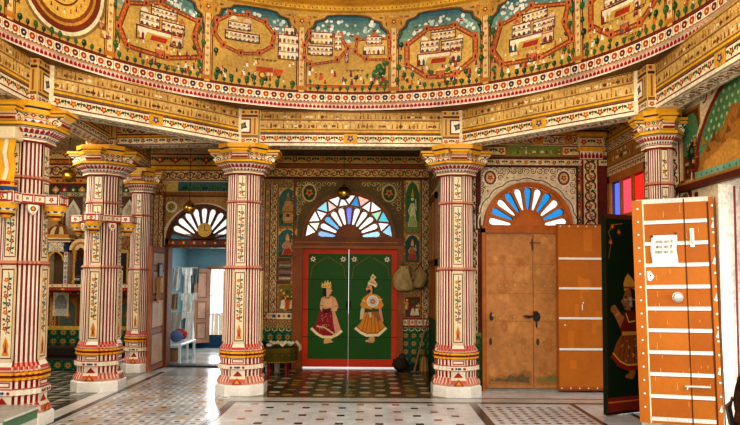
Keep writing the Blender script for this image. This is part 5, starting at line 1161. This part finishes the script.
# ------------------------------------------------------------------ outer walls and aisle ceiling
m = MB(); m.box(XL-.2, XL, -1.5, YB+.28, 0, ZC+.3, CREAM); q = plane_x(m, XL, 1); arab(q, 6, .9, YB, 3.4, .2); q.rect(6, 0, YB, .9, '#1b4a32', 1); obj('wall_left', m, M_FRES, label='painted outer wall of the aisle', cat='wall', kind='structure')
def inoct(x, y): return all((V2[0]-V1[0])*(y-V1[1])-(V2[1]-V1[1])*(x-V1[0]) < 0 for V1, V2 in ((VA, VB), (VB, VD), (VD, VG), (VF, VE), (VE, VA)))
m = MB()
def outw(v):
    d = Vector((v[0]-CX, v[1]-CY)); d = d.normalized()*(d.length+.62); return (d.x+CX, d.y+CY)
OA, OB, OD, OE, OF_ = [outw(v) for v in (VA, VB, VD, VE, VF)]
def ceilpoly(pts, c): m.face([(x, y, ZC) for x, y in pts], c)
ceilpoly([OA, OB, (XS+.2, YB+.28), (OA[0], YB+.28)], '#6a5a34'); ceilpoly([OA, (OA[0], YB+.28), (XL, YB+.28), (XL, OA[1])], '#d8c8a0'); ceilpoly([OE, OA, (XL, OA[1]), (XL, OE[1])], '#ead8b4'); ceilpoly([OF_, OE, (XL, OE[1]), (XL, OF_[1])], '#ead8b4')  # recess part coloured darker, its shade put into the ceiling colour
ceilpoly([OB, OD, (XR+.3, OD[1]), (XR+.3, YB), (XS, YB)], '#e4d0a8')
inoct0 = inoct; inoct = lambda x, y: inoct0(CX+(x-CX)*.82, CY+(y-CY)*.82)
q = P(m, lambda u, v, h: (u, v, ZC-h)); arab(q, XL+.2, 6.9, VA[0]-.1, 11, .24, lambda u, v: not inoct(u, v), 1, '#a8704a'); arab(q, 1.2, 7.0, XR, YR, .22, lambda u, v: not inoct(u, v), 1, '#a8704a')
obj('ceiling', m, M_FRES, label='flat painted ceiling over the aisles', cat='ceiling', kind='structure')

# ------------------------------------------------------------------ brass globes and the gold dial
def globe(px, py, Y, r, label, col='#c9a03a'):
    c = at(px, py, Y); t = empty('hanging_globe', c, label, 'hanging globe', 'brass globes hanging in the hall')
    m = MB(); m.ball((0, 0, 0), r, r, r, col, 20, 12); obj('globe', m, M_BRASS, t, smooth=60)
    m = MB(); m.lathe([(r*.25, r*.9), (r*.3, r*1.0), (r*.15, r*1.15), (r*.1, r*1.25)], 10, '#a8802c'); obj('cap', m, M_BRASS, t, smooth=40)
    m = MB(); m.tube([(0, 0, r*1.2), (0, 0, ZC-c.z-.005)], .005, '#4a3a22', 5); obj('chain', m, M_BRASS, t)
globe(344, 193, 10.7, .115, 'brass globe hanging before the coloured fanlight of the green doors')
globe(189.5, 208, 10.7, .10, 'brass globe hanging before the white fanlight of the open doorway')
globe(69, 176, 10.0, .10, 'brass globe hanging over the tiled shrine bay')
c = at(205, 230, YB-.1); t = empty('wall_dial', c, 'round gold dial fixed at the middle of the white fanlight', 'dial')
m = MB(); m.lathe([(.0, 0), (.115, 0), (.12, .012), (.12, .03), (.1, .034), (.0, .034)], 24, lambda i, j: ['#8a6220', '#c9a03a', '#c9a03a', '#d9b04a', '#d2aa50'][i], cap=False)
q = P(m, lambda u, v, h: (u, v, .035+h)); q.line([(0, 0), (0, .07)], .012, '#5a3a14', 1); q.line([(0, 0), (.045, -.02)], .012, '#5a3a14', 1)
for k in range(12): q.disc(.085*math.cos(k*PI/6), .085*math.sin(k*PI/6), .007, '#5a3a14', 5, 1)
m.v = [(x, -z, y) for x, y, z in m.v]; obj('dial_face', m, M_PAINT, t)

# ------------------------------------------------------------------ low table with olive drape
c = at(279.5, 279, 10.3); t = empty('drum_table', (c.x, 10.3, 0), 'low eight-sided table with an olive gold-dotted drape on turned red legs', 'table')
zt = gz(347, 10.3, 280); zd = gz(360.5, 10.3, 280); rt = .275
m = MB(); oc = lambda r, z: [(r*math.cos(PI/8+k*PI/4), r*math.sin(PI/8+k*PI/4), z) for k in range(8)]
m.loft([oc(rt-.02, zt-.03), oc(rt, zt-.03), oc(rt, zt-.004), oc(rt-.01, zt)], '#5a5a26', True, True); obj('tabletop', m, M_WOOD, t)
m = MB(); n = 48; rows = []
for z, k in ((zt+.004, .97), (zt+.002, 1.02), (zt-.06, 1.04), (zd, 1.07)):
    rows.append([((rt*k+(.008*math.sin(a*12) if z < zt-.03 else 0))*math.cos(a)/max(.924, abs(math.cos((a % (PI/4))-PI/8)))*.96, (rt*k)*math.sin(a)*.98, z) for a in [2*PI*j/n for j in range(n)]])
m.loft(rows, lambda i, j: ['#665a24', '#5e5420', '#52481a'][i], False, False); q = P(m, lambda u, v, h: ((rt*1.09+h)*math.cos(u), (rt*1.09+h)*math.sin(u), v))
for k in range(36): a = 2*PI*k/36; q.disc(a, zt-.06-(.04 if k % 2 else 0), .025, '#b08a2c' if k % 2 else '#a8452c', 5, 2, .008); q.rect(a-.07, zd, a+.07, zd+.012, '#a8862c', 2)
obj('drape', m, M_CLOTH, t, smooth=40)
for k in range(4):
    a = PI/4+k*PI/2; m = MB(); m.lathe([(.014, 0), (.018, .02), (.012, .05), (.02, .1), (.024, .14), (.014, .17), (.022, .2), (.022, zt-.03)], 10, '#8a1c18', .19*math.cos(a), .19*math.sin(a)); obj('leg', m, M_WOOD, t, smooth=40)
def sheet(name, W, H, fn, col, label, cat, group=None, parent=None, mat=None, nu=16, nv=16, col2=None):
    m = MB(); rows = [[fn(i/nu, j/nv) for i in range(nu+1)] for j in range(nv+1)]
    m.loft(rows, (lambda i, j: col2 if col2 and (i//2) % 2 else col), closed=False); o = obj(name, m, mat or M_CLOTH, parent, label, cat, group, smooth=70); return o
rr = random.Random(3)
cl = MB(); rows = []
for j in range(13):
    row = []
    for i in range(21):
        u = -.17+.50*i/20; v = -.13+.26*j/12; z = zt+.055+.022*math.sin(i*1.1+j*.7)+.02*math.sin(i*.5-j*1.3); x = u; over = u-.30
        if over > 0: x = .335+.012*math.sin(j*1.2); z = zt+.03-over*2.6
        row.append((c.x+x, 10.3+v+.02*math.sin(i*.9), z))
    rows.append(row)
cl.loft(rows, '#e2d8b0', closed=False); obj('cloth', cl, M_CLOTH, None, 'crumpled cream cloth heaped on the olive-draped table and hanging off its edge', 'cloth', smooth=70)
m = MB(); m.ball((c.x-.2, 10.12, zt+.06), .1, .04, .045, '#22201f', 14, 8, None, .08, rr); m.ball((c.x-.12, 10.1, zt+.045), .05, .03, .026, '#d8d4cc', 10, 6, None, .1, rr); obj('folded_garment', m, M_CLOTH, None, 'black and white folded garment lying beside the cream cloth on the table', 'garment', smooth=60)
def tin(px, py, Y, r, h, col, label):
    q = at(px, py, Y); m = MB(); m.lathe([(r, 0), (r*1.02, .01), (r, .02), (r, h-.02), (r*1.04, h-.015), (r*1.04, h), (r*.9, h), (r*.85, h-.03)], 16, col, q.x, Y, 0); obj('tin', m, M_PAINT, None, label, 'tin', smooth=40)
tin(268.5, 370, 10.75, .055, .13, '#d8d4cc', 'white tin on the floor under the olive-draped table, by the column'); tin(277, 370, 10.75, .045, .13, '#c9bfa8', 'pale tin on the floor under the middle of the olive-draped table')

# ------------------------------------------------------------------ sacks on hooks, stick, broom, bundle
def sack(px, pyt, pyb, wpx, Y, col, label, seed, strap=None):
    r_ = random.Random(seed); a = at(px, pyt, Y); b = at(px, pyb, Y); w = wpx/660*Y/2; H = a.z-b.z; rings = []
    for z, k in ((0, .55), (.06, .85), (.2, 1.0), (.45, .95), (.7, .82), (.85, .62), (.93, .46), (1.0, .55)):
        rings.append([(a.x+w*k*math.cos(t)*(1+.09*math.sin(t*5+z*6+seed))+.02*math.sin(z*5+seed), Y+.09*k*math.sin(t)*(1+.2*math.sin(t*4+z*4)), b.z+H*z) for t in [2*PI*j/22 for j in range(22)]])
    t = empty('cloth_sack', (0, 0, 0), label, 'sack', 'cloth sacks hung by the green doors')
    m = MB(); m.loft(rings, lambda i, j: mixc(col, '#4a3a1e', .25 if (j*7+i*3) % 11 < 3 else 0), True, True); obj('bag', m, M_CLOTH, t, smooth=60)
    m = MB(); m.tube([(a.x-.05, Y-.03, a.z-.04), (a.x, Y-.01, a.z+.06), (a.x+.05, Y-.03, a.z-.04)], .012, strap or '#6a5a3a', 6); obj('drawstring', m, M_CLOTH, t); return a
sack(403.5, 266, 291, 20, 11.06, '#b39a68', 'tan cloth sack hung next to the green doors', 2)
sack(420, 267, 288, 13, 10.94, '#9c8556', 'darker sack with maroon straps hung on the scrollwork band', 5, '#6a1e1c')
a = at(430, 314, 11.12); b = at(414, 371, 10.75)
m = MB(); m.tube([(b.x, b.y, .012), tuple((Vector((b.x, b.y, .012))+Vector((a.x-.02, a.y, a.z)))*.5), (a.x-.02, a.y, a.z)], [.016, .014, .013], '#9a6a3c', 8); obj('stick', m, M_WOOD, None, 'long wooden stick leaning in the corner of the recess', 'stick', smooth=60)
q = at(424, 371, 10.95); t = empty('hand_broom', (q.x, 10.95, 0), 'short straw broom standing by the green tiles', 'broom')
m = MB(); m.lathe([(.085, 0), (.075, .1), (.05, .2), (.03, .24)], 16, lambda i, j: ['#a8824a', '#8a6636'][j % 2]); obj('bristle', m, M_CLOTH, t); m = MB(); m.lathe([(.032, .22), (.034, .26), (.022, .28), (.018, .36)], 10, '#7a4a2a'); obj('handle', m, M_WOOD, t)
q = at(400, 370, 10.95); m = MB(); m.ball((q.x, 10.95, .11), .13, .1, .11, '#3c2e22', 16, 10, None, .1, rr); m.ball((q.x+.03, 10.96, .22), .05, .05, .06, '#46362a', 10, 6, None, .1, rr); obj('cloth_bundle', m, M_CLOTH, None, 'dark cloth bundle slumped on the floor by the green doors', 'bundle', smooth=60)

# ------------------------------------------------------------------ things on the open leaf
lx = LX+.012
q0, q1 = at(159, 263, 10.78), at(159, 278, 10.78)
t = empty('picture_frame', (0, 0, 0), 'small dark-framed picture hung on the open brown door leaf', 'picture')
m = MB(); m.box(lx+.0, lx+.025, 10.68, 10.88, q1.z, q0.z, '#1f1a18'); obj('frame', m, M_WOOD, t); m = MB(); m.box(lx+.024, lx+.028, 10.705, 10.855, q1.z+.03, q0.z-.03, '#8f9a9c'); obj('print', m, M_PAINT, t)
sheet('hanging_cloth', 1, 1, lambda u, v: (lx+.03+.02*math.sin(u*9), 10.55+.18*u*(1-.3*v)+.05*v, gz(279, 10.6)-.38*v-.03*math.sin(u*6)*v), '#b5834a', 'ochre cloth strip hanging on the open brown door leaf', 'cloth', nu=10, nv=10)

# ------------------------------------------------------------------ blue room: washing, bench
def garment(px0, py0, px1, py1, Y, col, kind, label, seed):
    r_ = random.Random(seed); a = at(px0, py0, Y); b = at(px1, py1, Y); W = b.x-a.x; H = a.z-b.z; ph = r_.uniform(0, 6); nu, nv = 22, 18; m = MB(); rows = []
    for j in range(nv+1):
        v = j/nv; row = []
        for i in range(nu+1):
            u = i/nu; k = 1.0
            if kind == 'shirt': k = 1.0 if v < .3 else .66
            if kind == 'towel': k = .95
            if kind == 'long': k = .8+.2*v
            uu = .5+(u-.5)*k; z = a.z-H*v*(1 - (.14*abs(u-.5)*2 if kind == 'shirt' and v < .35 else 0))-.02*math.sin(u*PI)*(1-v)-.02*math.sin(u*11+ph)*v
            row.append((a.x+W*uu, Y+.035*math.sin(u*13+ph+v*2)*(.3+.7*v)+.015*math.sin(u*29+v*5), z))
        rows.append(row)
    m.loft(rows, lambda i, j: mixc(col, '#8a8890', .25 if (j*5+int(ph)) % 7 == 0 else 0), closed=False)  # greyer columns put fold shade into the cloth colour
    obj('hanging_garment', m, M_CLOTH, None, label, 'clothing', 'washing hung in the blue room', smooth=70)
for k, (py, pa, pb, Y) in enumerate(((266, 166, 198, 13.35), (292, 166, 199, 13.0), (310, 166, 186, 12.7))):
    a = at(pa, py, Y); b = at(pb, py+2, Y); m = MB(); m.tube([(max(a.x, RXL+.01), Y, a.z), ((a.x+b.x)/2, Y, a.z-.03), (b.x, Y, b.z)], .006, '#c9c4b8', 5); obj('washing_line', m, M_CLOTH, None, ('upper', 'middle', 'lowest')[k]+' washing line strung across the blue room', 'line', 'washing lines')
garment(171, 267, 180, 290, 13.30, '#c9c6c2', 'towel', 'pale grey cloth hung first on the upper line, by the door edge', 1)
garment(182, 267, 192, 299, 13.36, '#f0eeea', 'shirt', 'white shirt hung at the end of the upper line', 2)
garment(169, 293, 177.5, 310, 12.95, '#a58a62', 'towel', 'tan towel folded over the middle line', 3)
garment(179, 292.5, 197, 319, 13.06, '#ecebe6', 'shirt', 'broad white shirt on the middle line', 4)
garment(169, 311, 181, 334, 12.66, '#c9c4ba', 'towel', 'off-white cloth on the lowest line by the door edge', 5)
garment(185, 311, 194, 340, 12.82, '#f2f2f0', 'long', 'long white garment hanging lowest, reaching toward the bench', 6)
garment(192, 264, 199, 284, 13.9, '#6f7a78', 'towel', 'small grey bag-like cloth hanging by the corner of the blue wall', 7)
x0, x1, y0, y1, zt2 = -3.86, -3.32, 11.72, 12.75, .33
t = empty('low_bench', (0, 0, 0), 'low white metal bench against the blue wall', 'bench')
m = MB(); m.bbox(x0, x1, y0, y1, zt2-.04, zt2, '#d6dade', .008); obj('seat', m, M_PLAST, t)
for x in (x0+.03, x1-.03):
    for y in (y0+.04, (y0+y1)/2, y1-.04): m = MB(); m.box(x-.02, x+.02, y-.02, y+.02, .0, zt2-.04, '#cfd4d8'); obj('leg', m, M_PLAST, t)
m = MB(); m.ball((-3.48, 12.0, zt2+.115), .12, .11, .1, '#5a6f96', 14, 9, None, .12, rr); obj('cloth_bag', m, M_CLOTH, None, 'blue cloth bag on the low white bench', 'bag', smooth=60)
m = MB(); m.ball((-3.52, 12.35, zt2+.115), .13, .12, .1, '#a8342c', 14, 9, None, .12, rr); obj('cloth_bag', m, M_CLOTH, None, 'red cloth bag on the low white bench behind the blue bag', 'bag', smooth=60)
m = MB(); m.ball((-3.74, 12.0, zt2+.085), .08, .1, .07, '#4a3a34', 14, 9, None, .12, rr); obj('cloth_bag', m, M_CLOTH, None, 'dark brown bundle on the low white bench at its doorway end', 'bag', smooth=60)
m = MB(); m.lathe([(.1, 0), (.12, .02), (.14, .2), (.15, .21), (.14, .22), (.12, .21)], 18, '#8a6a4a', -3.55, 11.98); obj('basket', m, M_CLOTH, None, 'brown basket on the floor under the bench', 'basket', smooth=40)

# ------------------------------------------------------------------ shrine bay: ledge, little pavilion, gold arch, dark sign
YL = 10.86; zl = gz(284, YL, 80)
m = MB(); m.box(XL, gx(128, YL), YL, YB-.004, zl-.11, zl, '#8a4a2c'); q = plane_y(m, YL); band(q, XL, gx(128, YL), zl-.06, zl, 'dots', '#e6d2aa', 1, rim=RED, pitch=.08); band(q, XL, gx(128, YL), zl-.11, zl-.06, 'dia', '#a03a2c', 1, pitch=.1)
obj('trim_shelf', m, M_FRES, label='painted ledge under the shrine pavilion', cat='ledge', kind='structure')
px = lambda a: gx(a, YL); pz = lambda a: gz(a, YL, 55)
a, b = px(42), px(67); u = (a+b)/2; zb, zt3, zr, zf = zl, pz(242), pz(224), pz(211); dp = .26
t = empty('shrine_pavilion', (0, 0, 0), 'miniature domed shrine pavilion with a scalloped niche on the painted ledge', 'shrine')
m = MB(); m.box(a, a+.08, YL+.02, YL+dp, zb, zt3, CREAM); m.box(b-.08, b, YL+.02, YL+dp, zb, zt3, CREAM); m.box(a, b, YL+dp-.03, YL+dp, zb, zt3, '#5a4428'); m.box(a, b, YL+.02, YL+dp, zt3-.16, zt3, CREAM)
q = plane_y(m, YL+.02); band(q, a, a+.08, zb, zt3-.16, 'dia', '#c9d0d0', 1, True, pitch=.08); band(q, b-.08, b, zb, zt3-.16, 'dia', '#c9d0d0', 1, True, pitch=.08); arab(q, a, zt3-.17, b, zt3, .08, None, 1, '#4a5a7a')
ar = [(a+.08, zt3-.3), (a+.1, zt3-.22), (a+.16, zt3-.17), (u, zt3-.14), (b-.16, zt3-.17), (b-.1, zt3-.22), (b-.08, zt3-.3)]; q.line(ar, .03, '#c9953a', 4)
obj('niche_body', m, M_FRES, t)
m = MB(); w = (b-a)/2; rings = []
for k, z in ((1.12, zt3), (1.16, zt3+.02), (1.16, zt3+.05), (1.0, zt3+.07), (.95, zt3+.13), (.8, zt3+.2), (.55, zt3+.26), (.2, zr), (.05, zr+.02)): rings.append([(u+w*k*x, YL+dp/2+.0+(dp/2-.02)*k*y, z) for x, y in [(-1, -1), (-.6, -1.05), (-.2, -1.08), (.2, -1.08), (.6, -1.05), (1, -1), (1, 1), (-1, 1)]])
m.loft(rings, lambda i, j: ['#e6d6b0', '#8a4a1e', '#e6d6b0', '#c98a2c', '#7a3a1a', '#d9bd84', '#8a4a1e', '#c98a2c'][i] if i != 4 and i != 5 else ['#7a4020', '#d9c090'][j % 2], True, True); obj('roof', m, M_FRES, t)
m = MB(); m.lathe([(.03, zr), (.045, zr+.03), (.02, zr+.06), (.03, zr+.1), (.008, zr+.16), (.003, zf+.02)], 10, '#c9953a', u, YL+dp/2); obj('finial', m, M_BRASS, t, smooth=40)
t = empty('shrine_arch', (0, 0, 0), 'gilded scalloped arch on slim columns beside the shrine pavilion', 'arch')
a, b = px(72.5), px(86); u = (a+b)/2; za = pz(250); rA = (b-a)/2
for x in (a, b): m = MB(); m.lathe([(.04, zl), (.045, zl+.03), (.025, zl+.06), (.028, za-.08), (.045, za-.04), (.04, za)], 10, '#c9953a', x, YL+.06); obj('column', m, M_FRES, t, smooth=40)
m = MB(); m.loft([[(u+(rA+d_)*math.cos(PI*k/18), YL+.06+y, za+(rA+d_)*1.0*math.sin(PI*k/18)) for d_, y in ((-.06-.015*abs(math.sin(k*PI/3)), .04), (-.06-.015*abs(math.sin(k*PI/3)), -.04), (.08, -.04), (.08, .04))] for k in range(19)], lambda i, j: ['#a8742c', '#e0c48a', '#c9953a', '#c9953a'][j], True, True)
q = plane_y(m, YL+.02)
for k in range(9): aa = PI*(k+.5)/9; q.flower(u+(rA+.01)*math.cos(aa), za+(rA+.01)*math.sin(aa), .03, RED if k % 2 else '#6a3a1c', YL if False else YEL, 1)
obj('arch_band', m, M_FRES, t)
t = empty('sign_board', (0, 0, 0), 'small black sign with white writing standing under the gilded arch', 'sign')
a, b = px(74.5), px(82.5); z1 = pz(261); m = MB(); m.bbox(a, b, YL+.0, YL+.03, zl, z1, '#14110f', .004); o = obj('board', m, M_PAINT, t)
for i, (s, sz, col, zz_) in enumerate((('सूचना है', .035, '#8a8680', .3), ('मना है', .065, '#f0ece0', .14))): text(s, sz, Matrix.Translation(((a+b)/2, YL-.004, zl+(z1-zl)*zz_)) @ Matrix.Rotation(PI/2, 4, 'X'), col, 'lettering', o)

# ------------------------------------------------------------------ marble slab at the front, chair with a shawl
t = empty('marble_bench', (0, 0, 0), 'grey marble slab seat with a green and white edge before the big column', 'bench')
X1, Yn, Yf, zs = -3.16, 5.8, 6.44, .27
m = MB(); m.bbox(-4.6, X1, Yn, Yf, zs-.035, zs, '#a9a69c', .006); q = P(m, lambda u, v, h: (X1+h, u, v)); q.rect(Yn+.005, zs-.03, Yf-.005, zs-.008, '#e6e2d8', 1); obj('slab', m, M_FLOOR, t)
m = MB(); m.box(-4.55, X1-.02, Yn+.02, Yf-.02, 0, zs-.035, '#e0dccf'); q = P(m, lambda u, v, h: (X1-.02+h, u, v)); q.rect(Yn+.02, zs-.12, Yf-.02, zs-.037, '#5f8a68', 1); obj('support', m, M_STONE, t)
ch = empty('plastic_chair', (2.92, 4.72, 0), 'dark plastic armchair at the edge of the hall, beside the bright doorway', 'chair', rz=math.radians(-12))
PC = '#34342f'
m = MB(); rows = [[(x, y, .43-.02*math.cos(x*5)*math.cos(y*4)) for x in [-.24+.48*i/8 for i in range(9)]] for y in [-.23+.46*j/8 for j in range(9)]]; m.loft(rows, PC, closed=False); rows = [[(x, y, z-.025) for x, y, z in r] for r in rows]; m.loft(rows, PC, closed=False); m.box(-.25, .25, -.25, -.22, .38, .43, PC); m.box(-.25, -.22, -.25, .25, .38, .43, PC); m.box(.22, .25, -.25, .25, .38, .43, PC); obj('seat', m, M_PLAST, ch, smooth=50)
for x in (-.23, .23):
    for y in (-.22, .22): m = MB(); m.tube([(x*1.12, y*1.12, 0), (x, y, .42)], [.022, .03], PC, 8); obj('leg', m, M_PLAST, ch, smooth=60)
m = MB(); rows = [[(.24+.1*(z-.42)+t_, y*(1-.1*(z-.42)), z+.03*math.cos(y*6)*(z-.42)) for y in [-.23+.46*j/8 for j in range(9)]] for z in [.42+.42*k/8 for k in range(9)] for t_ in (0,)]; m.loft(rows, PC, closed=False); m.loft([[(x+.02, y, z) for x, y, z in r] for r in rows], PC, closed=False); obj('backrest', m, M_PLAST, ch, smooth=60)
for s_ in (-1, 1):
    m = MB(); pth = [(-.25, s_*.27, .42), (-.27, s_*.28, .56), (-.24, s_*.285, .615), (-.1, s_*.285, .63), (.1, s_*.28, .635), (.29, s_*.25, .65)]
    m.loft([[(x+dx, y+dy, z+dz) for dx, dy, dz in ((0, -.03, -.012), (0, .03, -.012), (0, .03, .012), (0, -.03, .012))] if i > 1 else [(x+dx, y+dy, z) for dx, dy in ((-.015, -.03), (-.015, .03), (.015, .03), (.015, -.03))] for i, (x, y, z) in enumerate(pth)], PC, True, True); obj('armrest', m, M_PLAST, ch, smooth=30)
m = MB(); rows = []     # coat heaped in the chair, sagging over itself
for k in range(13):
    t_ = k/12; row = []; rad = .165*(1-.12*t_)*(1 if t_ < .75 else math.sqrt(max(.02, 1-((t_-.75)/.26)**2)))
    for j in range(26):
        aa = 2*PI*j/26; f = 1+.09*math.sin(aa*4+t_*5)+.06*math.sin(aa*9-t_*8)
        row.append((2.75+rad*f*math.cos(aa)+.03*t_, 4.72+rad*f*.9*math.sin(aa), .445+.42*t_+.02*math.sin(aa*3)*t_))
    rows.append(row)
m.loft(rows, lambda i, j: ['#3a2418', '#2a1a12', '#4a2e1c'][(i//2+j) % 3], True, True); obj('coat', m, M_CLOTH, None, 'dark brown coat heaped on the seat of the plastic armchair', 'coat', smooth=70)

# ------------------------------------------------------------------ light
w = bpy.data.worlds.new('world'); scene.world = w; w.use_nodes = True
w.node_tree.nodes['Background'].inputs[0].default_value = (1.0, .98, .95, 1); w.node_tree.nodes['Background'].inputs[1].default_value = 1.35
def area(name, loc, to, sx, sy, e, col=(1, .92, .82)):
    l = bpy.data.lights.new(name, 'AREA'); l.shape = 'RECTANGLE'; l.size = sx; l.size_y = sy; l.energy = e; l.color = col
    o = bpy.data.objects.new(name, l); COL.objects.link(o); o.location = loc; o.rotation_euler = (Vector(to)-Vector(loc)).to_track_quat('-Z', 'Y').to_euler(); return o
area('dome_fill', (-.28, 4.6, 5.6), (-.28, 6.2, 0), 4.2, 3.6, 150)  # added fill under the closed dome, which has no opening
area('front_fill', (-.3, .3, 3.0), (-.3, 9, 2.2), 5.0, 2.6, 110)  # unseen fill added above the camera, facing into the hall
area('drum_fill', (-.28, 3.0, 2.6), (-.28, 8.6, 4.7), 3.2, .8, 75, (1, .84, .62))  # unseen warm fill added to brighten the drum paintings
area('doorway_lamp', (3.55, 5.3, 1.3), (0, 5.6, .0), 1.2, 2.0, 22, (1, .97, .92))
area('aisle_fill', (-4.9, 8.2, 3.3), (-4.4, 9.6, 0), 1.6, 1.6, 55)  # unseen fill added over the left aisle
area('room_fill', (-2.9, 12.9, 2.15), (-2.9, 12.9, 0), 1.4, 1.8, 16, (.95, .98, 1))  # unseen fill added below the blue room's ceiling
area('far_door_daylight', (gx(217, YZ), YZ+.5, .9), (gx(217, YZ)+.3, 8, .2), 1.1, 1.5, 45, (.97, .98, 1))
scene.view_settings.view_transform = 'Standard'; scene.view_settings.look = 'Medium High Contrast'; scene.view_settings.exposure = 0
